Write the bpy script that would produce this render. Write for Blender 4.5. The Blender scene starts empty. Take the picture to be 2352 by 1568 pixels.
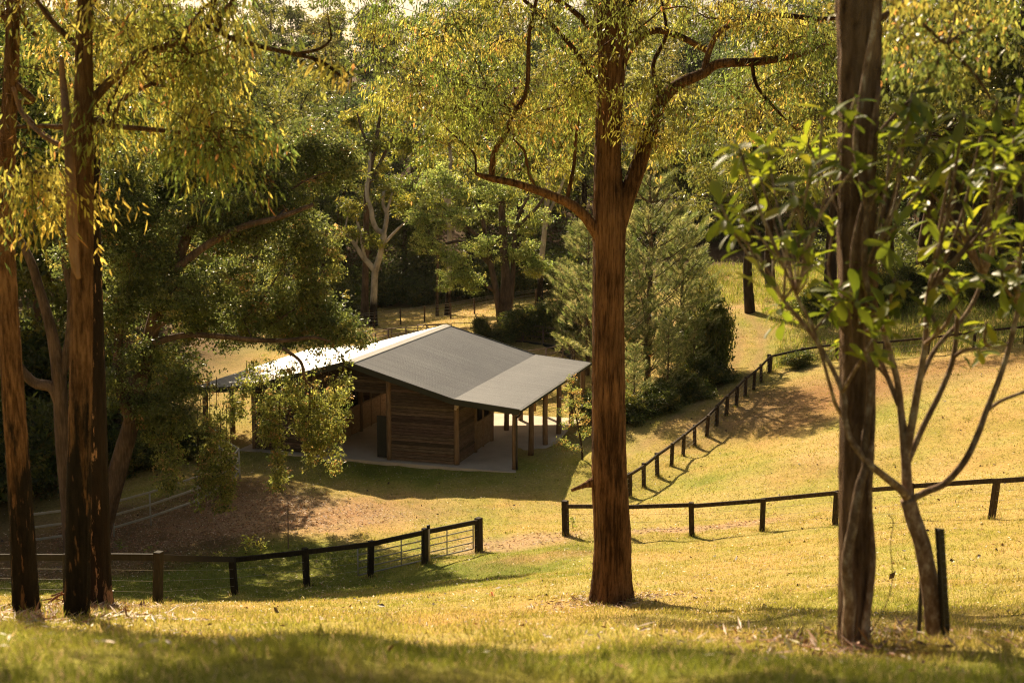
import bpy, math, random
import numpy as np
from mathutils import Vector

# ------------------------------------------------------------------ camera geometry
F = 2823.0; U0, V0, HV = 1176.0, 784.0, 354.0          # photo measured on a 2352 x 1568 grid
TH = math.atan((V0 - HV) / F); CT, ST = math.cos(TH), math.sin(TH)
CAM = np.array([0.0, 0.0, 13.93])
SUN_EL, SUN_AZ = 36.0, -23.0                            # degrees; azimuth from +Y towards +X

def ray(u, v):
    xc = (u - U0) / F; yc = (V0 - v) / F
    return np.array([xc, CT + yc * ST, -ST + yc * CT])
def at(u, v, Y):
    d = ray(u, v); return CAM + d * (Y / d[1])
def px(n, Y): return n * Y / F
def unit(a): return a / np.maximum(np.linalg.norm(a, axis=-1, keepdims=True), 1e-9)

C = bpy.context.scene.collection

# ------------------------------------------------------------------ ground height field
gp = []
def G(u, v, Y): gp.append(at(u, v, Y))
def W(x, y, z): gp.append(np.array([x, y, z], float))
# brow under the camera and the steep bank below it
for x in (-9, -5, 0, 5, 9): W(x, -6, 12.6 + 0.02 * x); W(x, 0, 12.32); 
for u in (-200, 400, 1176, 1950, 2550): G(u, 1625, 3.5)
G(200, 1492, 5.5); G(700, 1512, 5.2); G(1176, 1530, 5.0); G(1600, 1545, 5.0); G(2200, 1545, 5.0); G(-300, 1488, 5.5); G(2600, 1540, 5.2)
G(60, 1402, 15); G(175, 1412, 14.5); G(225, 1395, 16); G(1405, 1389, 17.6); G(1955, 1482, 9.5); G(2145, 1469, 7.7)
G(1000, 1440, 13); G(700, 1420, 17); G(400, 1408, 16); G(-250, 1400, 16); G(1700, 1424, 14); G(1480, 1438, 12.8); G(1800, 1458, 10.6); G(2352, 1468, 9.5); G(2600, 1400, 13)
G(2200, 1405, 13.5); G(1176, 1402, 18.5); G(540, 1388, 26); G(900, 1390, 23); G(1650, 1330, 24); G(2000, 1310, 23); G(2400, 1270, 22); G(100, 1378, 27); G(-300, 1370, 27)
G(1405, 1330, 25)
# near fence lines
G(0, 1372, 31.5); G(155, 1378, 32); G(360, 1384, 32.6); G(540, 1366, 34); G(705, 1345, 35.2); G(850, 1326, 36.5); G(975, 1295, 37.6); G(1100, 1268, 39); G(-300, 1360, 31.5)
G(1300, 1232, 39.5); G(1440, 1232, 39.2); G(1590, 1233, 38.6); G(1750, 1220, 38); G(1917, 1206, 36.5); G(2275, 1193, 31); G(2500, 1180, 29)
# flat round the barn
Ox, Oy = 0.1354 - 7.85 * 0.954, 53.146 + 7.85 * 0.3
BX, BY = np.array([0.95394, -0.3]), np.array([0.3, 0.95394])
def barn(x, y): return np.array([Ox, Oy]) + BX * x + BY * y
for x in (-9, 0, 9):
    for y in (-2, 6, 13.5):
        p = barn(x, y); W(p[0], p[1], 0.0 if y > -2 else -0.04)
for x in (-8, 0, 6): p = barn(x, -7); W(p[0], p[1], -0.02)
G(260, 1232, 44); G(350, 1215, 45.5); G(460, 1175, 47); G(551, 1118, 50); G(160, 1292, 42); G(420, 1262, 41); G(700, 1235, 42.5); G(-200, 1290, 42)
G(-200, 1120, 52); W(-30, 60, 0.6); W(-28, 75, 1.0); W(-22, 90, 1.0)
# diagonal fence and paddock
G(1447, 1144, 49); G(1600, 1040, 56); G(1768, 857, 68)
G(1338, 1056, 53.2); G(1560, 960, 60); G(1500, 1060, 53); G(1480, 940, 63); G(1660, 870, 70)
G(2000, 1080, 46); G(1800, 1060, 48); G(2000, 920, 57); G(2130, 815, 65); G(2352, 792, 63); G(2300, 950, 50); G(2500, 900, 50); G(2600, 780, 62)
G(1717, 716, 83); G(1770, 662, 93); G(1690, 620, 103); G(1900, 700, 82); G(2100, 700, 80); G(2352, 690, 76); G(2700, 660, 76)
# behind the barn
G(850, 752, 94); G(1000, 722, 99); G(1160, 742, 86); G(1130, 712, 97); G(1020, 790, 82); G(1300, 690, 96)
for x in (-120, -60, -30, 0, 30, 60, 120):
    W(x, 112, 2.2 + 0.05 * max(x, -20)); W(x * 1.3, 140, 7 + 0.05 * x); W(x * 1.6, 180, 15); W(x * 2, 240, 28); W(x * 3, 400, 30)
for s in (-1, 1):
    W(s * 60, 45, 3 if s > 0 else 0.5); W(s * 60, 20, 8 if s < 0 else 9); W(s * 60, 0, 12); W(s * 60, 80, 6 if s > 0 else 2)
W(0, -60, 13); W(-60, -60, 13); W(60, -60, 13)
gp = np.array(gp)
def tpsk(d2): return 0.5 * d2 * np.log(np.maximum(d2, 1e-12))
SC = 40.0
_P = gp[:, :2] / SC; _n = len(gp)
_K = tpsk(((_P[:, None] - _P[None]) ** 2).sum(-1)) + np.eye(_n) * 0.002
_A = np.zeros((_n + 3, _n + 3)); _A[:_n, :_n] = _K; _A[:_n, _n] = 1; _A[:_n, _n + 1:] = _P; _A[_n:, :_n] = _A[:_n, _n:].T
_S = np.linalg.solve(_A, np.concatenate([gp[:, 2], np.zeros(3)]))
_rg = np.random.default_rng(5)
_w = [( _rg.normal(0, 1, 2) * 2 * math.pi / L, _rg.uniform(0, 6.28), a) for L, a in ((9, .05), (6, .04), (4.2, .035), (3.1, .03), (2.2, .022), (1.6, .016), (1.1, .012), (.8, .01))]
def gz(x, y):
    x = np.atleast_1d(np.asarray(x, float)); y = np.atleast_1d(np.asarray(y, float)); out = np.empty(len(x))
    for i in range(0, len(x), 40000):
        q = np.stack([x[i:i + 40000], y[i:i + 40000]], 1) / SC
        z = tpsk(((q[:, None] - _P[None]) ** 2).sum(-1)) @ _S[:_n] + _S[_n] + q @ _S[_n + 1:]
        for k, ph, a in _w: z = z + a * 0.6 * np.sin((q * SC) @ k + ph)
        out[i:i + 40000] = z
    return out
def hit(u, v, lo=4.5, hi=140):
    Y = np.geomspace(lo, hi, 700); d = ray(u, v); P = CAM + d[None] * (Y / d[1])[:, None]
    below = P[:, 2] < gz(P[:, 0], P[:, 1])
    i = int(np.argmax(below)) if below.any() else len(Y) - 1
    p = P[i].copy(); p[2] = gz(p[0], p[1])[0]; return p
def hity(u, Y):
    z = 0.0
    for _ in range(5): x = (u - U0) / F * (Y * CT - (z - CAM[2]) * ST); z = float(gz(x, Y)[0])
    return np.array([x, Y, z])

# ------------------------------------------------------------------ mesh builder
class MB:
    def __init__(s): s.V = []; s.Fc = []; s.Cc = []; s.M = []; s.n = 0
    def add(s, V, Fs, col=None, mi=0):
        V = np.asarray(V, np.float32); s.V.append(V)
        for f in (Fs if isinstance(Fs, list) else [Fs]):
            f = np.asarray(f, np.int64); s.Fc.append(f + s.n); s.M.append(np.full(len(f), mi, np.int32))
        if col is None: col = (1, 1, 1)
        col = np.asarray(col, np.float32)
        s.Cc.append(np.broadcast_to(col, (len(V), 3)) if col.ndim == 1 else col); s.n += len(V)
    def build(s, name, mats, parent=None, smooth=False, loc=None, bevel=0):
        V = np.concatenate(s.V)
        if loc is not None: V = V - np.asarray(loc, np.float32)
        tot = np.concatenate([np.full(len(f), f.shape[1]) for f in s.Fc]); li = np.concatenate([f.ravel() for f in s.Fc])
        st = np.concatenate([[0], np.cumsum(tot)[:-1]])
        m = bpy.data.meshes.new(name); m.vertices.add(len(V)); m.vertices.foreach_set('co', V.ravel().astype(np.float32))
        m.loops.add(len(li)); m.loops.foreach_set('vertex_index', li.astype(np.int32))
        m.polygons.add(len(tot)); m.polygons.foreach_set('loop_start', st.astype(np.int32)); m.polygons.foreach_set('loop_total', tot.astype(np.int32))
        m.polygons.foreach_set('material_index', np.concatenate(s.M).astype(np.int32))
        m.polygons.foreach_set('use_smooth', np.full(len(tot), smooth, bool))
        a = m.attributes.new('Col', 'FLOAT_COLOR', 'POINT'); cc = np.ones((len(V), 4), np.float32); cc[:, :3] = np.concatenate(s.Cc); a.data.foreach_set('color', cc.ravel())
        for mt in (mats if isinstance(mats, (list, tuple)) else [mats]): m.materials.append(mt)
        m.update(calc_edges=True); m.validate()
        o = bpy.data.objects.new(name, m); C.objects.link(o)
        if parent is not None: o.parent = parent
        if loc is not None: o.location = loc
        if bevel:
            b = o.modifiers.new('edge', 'BEVEL'); b.width = bevel; b.segments = 2; b.limit_method = 'ANGLE'
        return o

def tag(o, label, cat, group=None, kind=None):
    o['label'] = label
    if cat: o['category'] = cat
    if group: o['group'] = group
    if kind: o['kind'] = kind
    return o
def thing(name, label, cat, loc=(0, 0, 0), group=None, rz=0):
    o = bpy.data.objects.new(name, None); o.empty_display_size = 0.3; C.objects.link(o)
    o.location = [float(a) for a in loc]; o.rotation_euler = (0, 0, rz)
    return tag(o, label, cat, group)

BOXF = np.array([[0, 3, 2, 1], [4, 5, 6, 7], [0, 1, 5, 4], [1, 2, 6, 5], [2, 3, 7, 6], [3, 0, 4, 7]])
def box(mb, c, ax, ay, az, col=None, mi=0):
    c, ax, ay, az = [np.asarray(t, float) for t in (c, ax, ay, az)]
    V = [c + sx * ax + sy * ay + sz * az for sz in (-1, 1) for sx, sy in ((-1, -1), (1, -1), (1, 1), (-1, 1))]
    mb.add(np.array(V), BOXF, col, mi)
def bx(mb, x0, x1, y0, y1, z0, z1, col=None, mi=0):
    box(mb, ((x0 + x1) / 2, (y0 + y1) / 2, (z0 + z1) / 2), ((x1 - x0) / 2, 0, 0), (0, (y1 - y0) / 2, 0), (0, 0, (z1 - z0) / 2), col, mi)
def beam(mb, a, b, w, h, col=None, mi=0, up=(0, 0, 1)):
    a, b = np.asarray(a, float), np.asarray(b, float); d = b - a; L = np.linalg.norm(d); d /= L
    s = np.cross(d, up); s /= np.linalg.norm(s); t = np.cross(s, d)
    box(mb, (a + b) / 2, d * L / 2, s * w / 2, t * h / 2, col, mi)

def catmull(P, R, n):
    P = np.asarray(P, float); R = np.asarray(R, float)
    if len(P) < 3:
        t = np.linspace(0, 1, max(n, 2))[:, None]; return P[0] + (P[-1] - P[0]) * t, R[0] + (R[-1] - R[0]) * t[:, 0]
    Q = np.concatenate([[2 * P[0] - P[1]], P, [2 * P[-1] - P[-2]]]); o = []; r = []
    for i in range(len(P) - 1):
        p0, p1, p2, p3 = Q[i:i + 4]
        for t in np.arange(n) / n:
            o.append(.5 * (2 * p1 + (p2 - p0) * t + (2 * p0 - 5 * p1 + 4 * p2 - p3) * t * t + (3 * p1 - p0 - 3 * p2 + p3) * t ** 3)); r.append(R[i] * (1 - t) + R[i + 1] * t)
    o.append(P[-1]); r.append(R[-1]); return np.array(o), np.array(r)
def tube(mb, P, R, sides=8, n=4, rough=0.0, rng=None, col=None, mi=0, lobes=0.0, smooth=True, fiber=0.0):
    if smooth: P, R = catmull(P, R, n)
    else: P = np.asarray(P, float); R = np.asarray(R, float)
    k = len(P); T = np.gradient(P, axis=0); T = unit(T)
    s = np.cross(T[0], (0.31, 0.95, 0.05)); 
    if np.linalg.norm(s) < 1e-3: s = np.cross(T[0], (1, 0, 0))
    s /= np.linalg.norm(s); S = [s]
    for i in range(1, k):
        s = s - T[i] * (s @ T[i]); s /= np.linalg.norm(s); S.append(s)
    S = np.array(S); B = np.cross(T, S); a = np.linspace(0, 2 * math.pi, sides, endpoint=False)
    rr = np.repeat(R[:, None], sides, 1)
    if rng is not None:
        if rough: rr = rr * (1 + rough * rng.normal(0, 1, rr.shape))
        if lobes:
            for m in (2, 3, 5): rr = rr * (1 + lobes / m * np.sin(m * a[None] + rng.uniform(0, 6) + np.linspace(0, rng.uniform(-2, 2), k)[:, None]))
        if fiber:
            f = rng.normal(0, 1, sides)[None] * .5 + 0; walk = np.cumsum(rng.normal(0, .35, rr.shape), 0); walk -= walk.mean(0); rr = rr * (1 + fiber * np.tanh(f + walk * .6))
    V = P[:, None] + rr[..., None] * (np.cos(a)[None, :, None] * S[:, None] + np.sin(a)[None, :, None] * B[:, None])
    i = np.arange(k - 1)[:, None] * sides; j = np.arange(sides)[None]; j2 = (j + 1) % sides
    Q = np.stack([i + j, i + j2, i + sides + j2, i + sides + j], -1).reshape(-1, 4)
    V = np.concatenate([V.reshape(-1, 3), P[:1], P[-1:]]); c0, c1 = k * sides, k * sides + 1; jj = np.arange(sides); e = (k - 1) * sides
    T1 = np.stack([jj * 0 + c0, (jj + 1) % sides, jj], 1); T2 = np.stack([jj * 0 + c1, e + jj, e + (jj + 1) % sides], 1)
    mb.add(V, [Q, T1, T2], col, mi)

def leafset(mb, P, A, N, L, Wd, col, kind='q', mi=0, bend=0.0):
    """P base (n,3), A axis, N face normal, L length, Wd width, col (n,3)"""
    n = len(P); A = unit(A); N = unit(N - A * (N * A).sum(-1, keepdims=True)); S = np.cross(A, N)
    L = np.broadcast_to(L, n)[:, None]; w = (np.broadcast_to(Wd, n) * .5)[:, None]; i = np.arange(n)[:, None]
    if kind == 'q':
        V = np.stack([P, P + A * L * .45 + S * w + N * w * .25, P + A * L + N * L * bend, P + A * L * .45 - S * w + N * w * .25], 1); m = 4; Fs = [i * 4 + np.array([0, 1, 2, 3])]
    elif kind == 't':
        V = np.stack([P - S * w, P + S * w, P + A * L + N * L * bend], 1); m = 3; Fs = [i * 3 + np.array([0, 1, 2])]
    elif kind == 'b':      # grass blade of two segments
        V = np.stack([P - S * w, P + S * w, P + A * L * .55 + S * w * .7 + N * L * bend * .3, P + A * L * .55 - S * w * .7 + N * L * bend * .3, P + A * L * .95 + N * L * bend], 1); m = 5
        Fs = [i * 5 + np.array([0, 1, 2, 3]), i * 5 + np.array([3, 2, 4])]
    elif kind == 'l':      # lance leaf, bent
        V = np.stack([P, P + A * L * .3 + S * w + N * L * bend * .1, P + A * L * .3 - S * w + N * L * bend * .1, P + A * L * .65 + S * w * .8 + N * L * bend * .45, P + A * L * .65 - S * w * .8 + N * L * bend * .45, P + A * L * .98 + N * L * bend], 1); m = 6
        Fs = [i * 6 + np.array([0, 1, 2]), i * 6 + np.array([1, 3, 4, 2]), i * 6 + np.array([3, 5, 4])]
    elif kind == 'o':      # big obovate leaf with a folded midrib
        t = [0, .25, .55, .8, .95]; wv = [.12, .45, .95, 1.0, .55]; rows = []
        for tt, ww in zip(t, wv):
            c = P + A * L * tt + N * L * bend * tt * tt
            rows += [c - S * w * ww + N * w * ww * .35, c, c + S * w * ww + N * w * ww * .35]
        V = np.stack(rows + [P + A * L * 1.0 + N * L * bend], 1); m = 16; Fs = []
        for r in range(4):
            b = r * 3; Fs += [i * 16 + np.array([b, b + 1, b + 4, b + 3]), i * 16 + np.array([b + 1, b + 2, b + 5, b + 4])]
        Fs += [i * 16 + np.array([12, 13, 15]), i * 16 + np.array([13, 14, 15])]
    mb.add(V.reshape(-1, 3), Fs, np.repeat(np.asarray(col, np.float32), m, 0), mi)

def palette(rng, n, pal, wts=None, jit=.18):
    pal = np.asarray(pal); k = rng.choice(len(pal), n, p=wts); c = pal[k] * (1 + rng.normal(0, jit, (n, 1))) * (1 + rng.normal(0, jit * .3, (n, 3)))
    return np.clip(c, .004, .95)

def crown(mb, rng, Cn, R, n_spray, n_leaf, size, pal, wts=None, kind='q', droop=.3, sr=.3, squash=.8, aspect=.5, upb=.8, bend=0.0, shell=.45, mi=0, flat=.5):
    Cn = np.asarray(Cn, float); R = np.asarray(R, float); k = len(Cn)
    ns = np.maximum(1, (n_spray * (R / R.mean()) ** 2).astype(int)) if k > 1 else np.array([n_spray]); idx = np.repeat(np.arange(k), ns)
    D = unit(rng.normal(0, 1, (len(idx), 3))); S = Cn[idx] + D * (R[idx] * rng.uniform(0, 1, len(idx)) ** shell)[:, None] * np.array([1, 1, squash])
    sc = palette(rng, len(idx), pal, wts, .12); j = np.repeat(np.arange(len(idx)), n_leaf); n = len(j)
    P = S[j] + rng.normal(0, sr, (n, 3)) * np.array([1, 1, flat])
    A = unit(D[j] * .5 + rng.normal(0, .7, (n, 3)) + np.array([0, 0, -droop])); N = rng.normal(0, 1, (n, 3)) + np.array([0, 0, upb])
    col = np.clip(sc[j] * (1 + rng.normal(0, .2, (n, 1))), .004, .95); L = size * rng.uniform(.65, 1.3, n)
    leafset(mb, P, A, N, L, L * aspect, col, kind, mi, bend); return S

def branches(mb, rng, trunk, trad, tips, rtip=.015, sides=5, sag=.06, up=1.6, mi=0, start=0.25, wig=.08):
    """joins every tip to the tree with tapered limbs; trunk (k,3) polyline with radii"""
    trunk = np.asarray(trunk, float); k0 = int(len(trunk) * start); nodes = [p for p in trunk[k0:]]; par = [-1] * len(nodes); rt = list(np.asarray(trad)[k0:])
    tips = np.asarray(tips, float); dist = np.min(np.linalg.norm(tips[:, None] - trunk[None, k0:], axis=2), 1); first = {}
    for ti in np.argsort(dist):
        c = tips[ti]; A = np.array(nodes); d = c - A; ln = np.linalg.norm(d, axis=1)
        cost = ln * (1 + up * np.clip(-d[:, 2] / np.maximum(ln, .01) + .25, 0, 2)); p = int(np.argmin(cost))
        m = A[p] * .5 + c * .5 + rng.normal(0, wig, 3) * ln[p] + np.array([0, 0, sag * ln[p]])
        nodes.append(m); par.append(p); nodes.append(c); par.append(len(nodes) - 2)
    cnt = np.zeros(len(nodes)); kids = {}
    for i in range(len(nodes) - 1, -1, -1):
        if par[i] >= 0: cnt[i] = max(cnt[i], 1); cnt[par[i]] += cnt[i]
    nt = len(rt); rad = rtip * np.maximum(cnt, 1) ** .5
    for i in range(nt, len(nodes), 2):
        m, c = i, i + 1; p = par[m]; r0 = min(rad[m] * 1.25, (rt[p] * .7 if p < nt else rad[p] * 1.0)); r1 = rad[c] * .8
        tube(mb, [nodes[p], nodes[m], nodes[c]], [r0, (r0 + r1) / 2, r1], sides, 3, rng=rng, lobes=.05, mi=mi)

# ------------------------------------------------------------------ materials
class NT:
    def __init__(s, name):
        s.m = bpy.data.materials.new(name); s.m.use_nodes = True; s.t = s.m.node_tree; s.t.nodes.clear(); s.out = s.n('ShaderNodeOutputMaterial')
    def n(s, typ, **kw):
        x = s.t.nodes.new(typ)
        for k, v in kw.items(): setattr(x, k, v)
        return x
    def l(s, a, b): s.t.links.new(a, b)
    def coord(s, scale=(1, 1, 1), obj=True):
        c = s.n('ShaderNodeTexCoord'); mp = s.n('ShaderNodeMapping'); mp.inputs['Scale'].default_value = scale; s.l(c.outputs['Object' if obj else 'Generated'], mp.inputs[0]); return mp.outputs[0]
    def wpos(s, scale=(1, 1, 1)):
        c = s.n('ShaderNodeNewGeometry'); mp = s.n('ShaderNodeMapping'); mp.inputs['Scale'].default_value = scale; s.l(c.outputs['Position'], mp.inputs[0]); return mp.outputs[0]
    def noise(s, vec, scale, detail=4, rough=.6):
        x = s.n('ShaderNodeTexNoise'); x.inputs['Scale'].default_value = scale; x.inputs['Detail'].default_value = detail; x.inputs['Roughness'].default_value = rough; s.l(vec, x.inputs['Vector']); return x.outputs['Fac']
    def ramp(s, fac, stops):
        r = s.n('ShaderNodeValToRGB'); e = r.color_ramp.elements
        while len(e) < len(stops): e.new(.5)
        for el, (p, c) in zip(e, stops): el.position = p; el.color = (*c, 1) if len(c) == 3 else c
        s.l(fac, r.inputs[0]); return r.outputs[0]
    def mix(s, fac, a, b, mode='MIX'):
        x = s.n('ShaderNodeMix', data_type='RGBA', blend_type=mode)
        for inp, v in ((x.inputs[0], fac), (x.inputs[6], a), (x.inputs[7], b)):
            if isinstance(v, (int, float)): inp.default_value = v
            elif isinstance(v, tuple): inp.default_value = (*v, 1)
            else: s.l(v, inp)
        return x.outputs[2]
    def math(s, op, a, b=0.0):
        x = s.n('ShaderNodeMath', operation=op)
        for inp, v in ((x.inputs[0], a), (x.inputs[1], b)):
            if isinstance(v, (int, float)): inp.default_value = v
            else: s.l(v, inp)
        return x.outputs[0]
    def attr(s): a = s.n('ShaderNodeAttribute'); a.attribute_name = 'Col'; return a.outputs['Color']
    def bsdf(s, col, rough=.8, metal=0.0, bump=None, bs=.3, spec=.4, bd=.02):
        b = s.n('ShaderNodeBsdfPrincipled')
        for key, v in (('Base Color', col), ('Roughness', rough), ('Metallic', metal), ('Specular IOR Level', spec)):
            if isinstance(v, tuple): b.inputs[key].default_value = (*v, 1)
            elif isinstance(v, (int, float)): b.inputs[key].default_value = v
            else: s.l(v, b.inputs[key])
        if bump is not None:
            bm = s.n('ShaderNodeBump'); bm.inputs['Strength'].default_value = bs; bm.inputs['Distance'].default_value = bd; s.l(bump, bm.inputs['Height']); s.l(bm.outputs[0], b.inputs['Normal'])
        return b
    def done(s, b): s.l(b.outputs[0], s.out.inputs[0]); return s.m

def leaf_mat(name, trans=.45, tcol=(1.25, 1.1, .45), rough=.42, spec=.5):
    t = NT(name); c = t.attr(); b = t.bsdf(c, rough, spec=spec); tr = t.n('ShaderNodeBsdfTranslucent'); t.l(t.mix(1.0, c, tcol, 'MULTIPLY'), tr.inputs[0])
    mx = t.n('ShaderNodeMixShader'); mx.inputs[0].default_value = trans; t.l(b.outputs[0], mx.inputs[1]); t.l(tr.outputs[0], mx.inputs[2]); t.l(mx.outputs[0], t.out.inputs[0]); return t.m
def bark(name, stops, sc=(9, 9, 1.3), scale=2.2, bs=.9, bd=.05, patch=None, char=None, rough=.9):
    t = NT(name); v = t.coord(sc); n1 = t.noise(v, scale, 10, .72); n2 = t.noise(t.coord((1, 1, .35)), 1.6, 3)
    f = t.math('ADD', t.math('MULTIPLY', n1, .75), t.math('MULTIPLY', n2, .25)); c = t.ramp(f, stops); lowf = t.noise(t.coord((1.6, 1.6, .9)), 1.1, 3, .6); c = t.mix(1.0, c, t.ramp(lowf, [(.32, (.52, .5, .48)), (.66, (1.3, 1.25, 1.2))]), 'MULTIPLY')
    if patch:
        pn = t.noise(t.coord(patch[2]), patch[3], 8, .68); c = t.mix(t.ramp(pn, [(patch[1] - .015, (0, 0, 0)), (patch[1] + .015, (1, 1, 1))]), c, patch[0])
    if char:      # height (object z) below which the bark is fire-blackened, with a ragged upper limit
        sx = t.n('ShaderNodeSeparateXYZ'); t.l(t.coord(), sx.inputs[0]); rag = t.noise(t.coord((7, 7, .8)), 1.6, 5, .7)
        h = t.math('ADD', sx.outputs[2], t.math('MULTIPLY', t.math('SUBTRACT', rag, .5), char[1])); k = t.ramp(t.math('MULTIPLY', h, 1 / 10), [(char[0] / 10 - .03, (1, 1, 1)), (char[0] / 10 + .03, (0, 0, 0))])
        flk = t.ramp(t.noise(t.coord((14, 14, 2.2)), 1.5, 3), [(.60, (0, 0, 0)), (.66, (1, 1, 1))]); blk = t.mix(flk, t.ramp(n1, [(.3, (.006, .005, .004)), (.7, (.03, .021, .015))]), (.22, .11, .05)); c = t.mix(k, c, blk)
    return t.done(t.bsdf(c, rough, bump=n1, bs=bs, bd=bd, spec=.15))
def timber(name, stops, sc=(1, 1, 1), scale=6, bs=.5, rough=.8, attr=False, grey=.5):
    t = NT(name); n = t.noise(t.coord(sc), scale, 5, .65); c = t.ramp(n, stops)
    if attr: c = t.mix(1.0, c, t.attr(), 'MULTIPLY')
    else:
        oi = t.n('ShaderNodeObjectInfo'); c = t.mix(1.0, c, t.ramp(oi.outputs['Random'], [(0, (.7, .7, .7)), (.6, (1.05, 1.05, 1.05)), (1, (1.2, 1.18, 1.15))]), 'MULTIPLY'); st = t.noise(t.coord((16, 16, 1.5)), 2, 4, .7); c = t.mix(t.ramp(st, [(.55, (0, 0, 0)), (.72, (grey,) * 3)]), c, (.17, .135, .105))
    return t.done(t.bsdf(c, rough, bump=n, bs=bs, bd=.012, spec=.2))

M = {}
M['leaf'] = leaf_mat('leaf_bright', .55, (4.2, 4.0, 3.4))
M['leaf_far'] = leaf_mat('leaf_distant', .5, (2.5, 2.45, 1.8), rough=.38, spec=.5)
M['leaf_dark'] = leaf_mat('leaf_dark', .5, (3.0, 2.8, 2.0), rough=.36, spec=.5)
M['leaf_glossy'] = leaf_mat('leaf_glossy', .5, (3.2, 2.9, 1.0), rough=.4, spec=.5)
M['needle'] = leaf_mat('pine_needles', .5, (1.7, 1.6, 1.1), rough=.4, spec=.5)
M['grassblade'] = leaf_mat('grass_blade', .45, (1.1, 1.05, .8), rough=.6, spec=.25)
M['dry'] = leaf_mat('dry_leaf', .2, (1, .9, .7), rough=.5, spec=.5)
M['bark_red'] = bark('bark_red_brown', [(.34, (.010, .006, .003)), (.44, (.075, .036, .016)), (.53, (.20, .105, .048)), (.7, (.33, .19, .092))], sc=(11, 11, .9), bs=1.0, bd=.09)
M['bark_char'] = bark('bark_orange_burnt', [(.34, (.025, .012, .006)), (.45, (.13, .066, .03)), (.56, (.30, .165, .08)), (.72, (.44, .27, .145))], sc=(13, 13, 2.0), char=(1.7, 4.6), bd=.08)
M['bark_black'] = bark('bark_black_peeling', [(.3, (.007, .006, .005)), (.6, (.03, .02, .014)), (.8, (.08, .05, .03))], sc=(12, 12, 1.3), patch=((.33, .19, .105), .60, (4.5, 4.5, .9), 1.5))
M['bark_pale'] = bark('bark_peeled_pale', [(.3, (.2, .1, .05)), (.5, (.33, .19, .11)), (.7, (.46, .29, .18))], sc=(12, 12, 1.6), bs=.7)
M['bark_grey'] = bark('bark_grey_brown', [(.3, (.04, .025, .017)), (.5, (.12, .08, .055)), (.7, (.22, .155, .11))], sc=(8, 8, .9))
M['bark_dark'] = bark('bark_dark', [(.3, (.015, .01, .007)), (.55, (.06, .038, .024)), (.75, (.12, .08, .052))], sc=(8, 8, 1))
M['bark_white'] = bark('bark_white_gum', [(.3, (.28, .24, .2)), (.5, (.5, .45, .39)), (.75, (.62, .58, .52))], sc=(2.5, 2.5, .5), scale=1.6, bs=.15, char=(2.0, 1.2))
M['bark_mottled'] = bark('bark_mottled', [(.36, (.10, .06, .04)), (.5, (.24, .16, .11)), (.6, (.46, .39, .31)), (.75, (.55, .49, .41))], sc=(9, 9, 5), scale=2.4, bs=.4)
M['bark_vine'] = bark('bark_vine_trunk', [(.34, (.03, .017, .011)), (.46, (.17, .105, .065)), (.58, (.30, .2, .135)), (.7, (.4, .29, .2))], sc=(11, 11, 1.8), bd=.08)
M['post_black'] = timber('post_black', [(.3, (.010, .008, .006)), (.6, (.028, .02, .014)), (.85, (.06, .042, .026))], (5, 5, 1.2), 5, grey=.12)
M['post_brown'] = timber('post_weathered', [(.3, (.018, .012, .008)), (.55, (.05, .033, .02)), (.8, (.15, .1, .055))], (5, 5, 1.2), 5)
M['post_round'] = timber('round_timber', [(.3, (.13, .075, .04)), (.6, (.26, .165, .095)), (.8, (.36, .25, .16))], (9, 9, .9), 3)
M['board'] = timber('weatherboard', [(.25, (.05, .031, .02)), (.5, (.115, .074, .047)), (.75, (.2, .135, .09))], (1.4, 1.4, 11), 2.4, bs=.6, attr=True)
M['ply'] = timber('stall_board', [(.3, (.2, .115, .06)), (.6, (.33, .21, .12)), (.8, (.42, .29, .18))], (2, 2, 6), 2)
M['inner'] = timber('inner_lining', [(.3, (.07, .04, .02)), (.7, (.16, .1, .055))], (2, 2, 6), 2)
def roofmat(name, c0, c1, rough):
    t = NT(name); v = t.coord(); n = t.noise(v, .35, 4); n2 = t.noise(t.coord((.05, 2.2, .05)), 3, 3); f = t.math('ADD', t.math('MULTIPLY', n, .45), t.math('MULTIPLY', n2, .55))
    return t.done(t.bsdf(t.ramp(f, [(.35, c0), (.65, c1)]), rough, .0, spec=.5))
M['roof'] = roofmat('roof_sheet', (.27, .265, .26), (.39, .38, .37), .38)
M['trim'] = roofmat('roof_trim', (.012, .016, .013), (.022, .026, .02), .5)
M['ridge'] = roofmat('ridge_cap', (.5, .48, .44), (.58, .55, .5), .4)
M['steel'] = roofmat('galvanised_pipe', (.3, .28, .25), (.42, .4, .36), .45)
M['rust'] = roofmat('rusty_pipe', (.13, .07, .045), (.24, .16, .12), .7)
M['rubber'] = roofmat('black_rubber', (.012, .012, .013), (.022, .021, .02), .6)
M['pvc'] = roofmat('pvc', (.5, .38, .26), (.6, .46, .32), .5)
M['blackmetal'] = roofmat('black_metal', (.01, .009, .008), (.02, .017, .014), .5)
def concmat():
    t = NT('concrete'); n = t.noise(t.wpos(), .7, 5); n2 = t.noise(t.wpos(), 14, 5); f = t.math('ADD', t.math('MULTIPLY', n, .7), t.math('MULTIPLY', n2, .3))
    return t.done(t.bsdf(t.ramp(f, [(.3, (.42, .33, .24)), (.5, (.58, .465, .355)), (.7, (.68, .56, .44))]), .8, bump=n2, bs=.1))
M['concrete'] = concmat()
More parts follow.
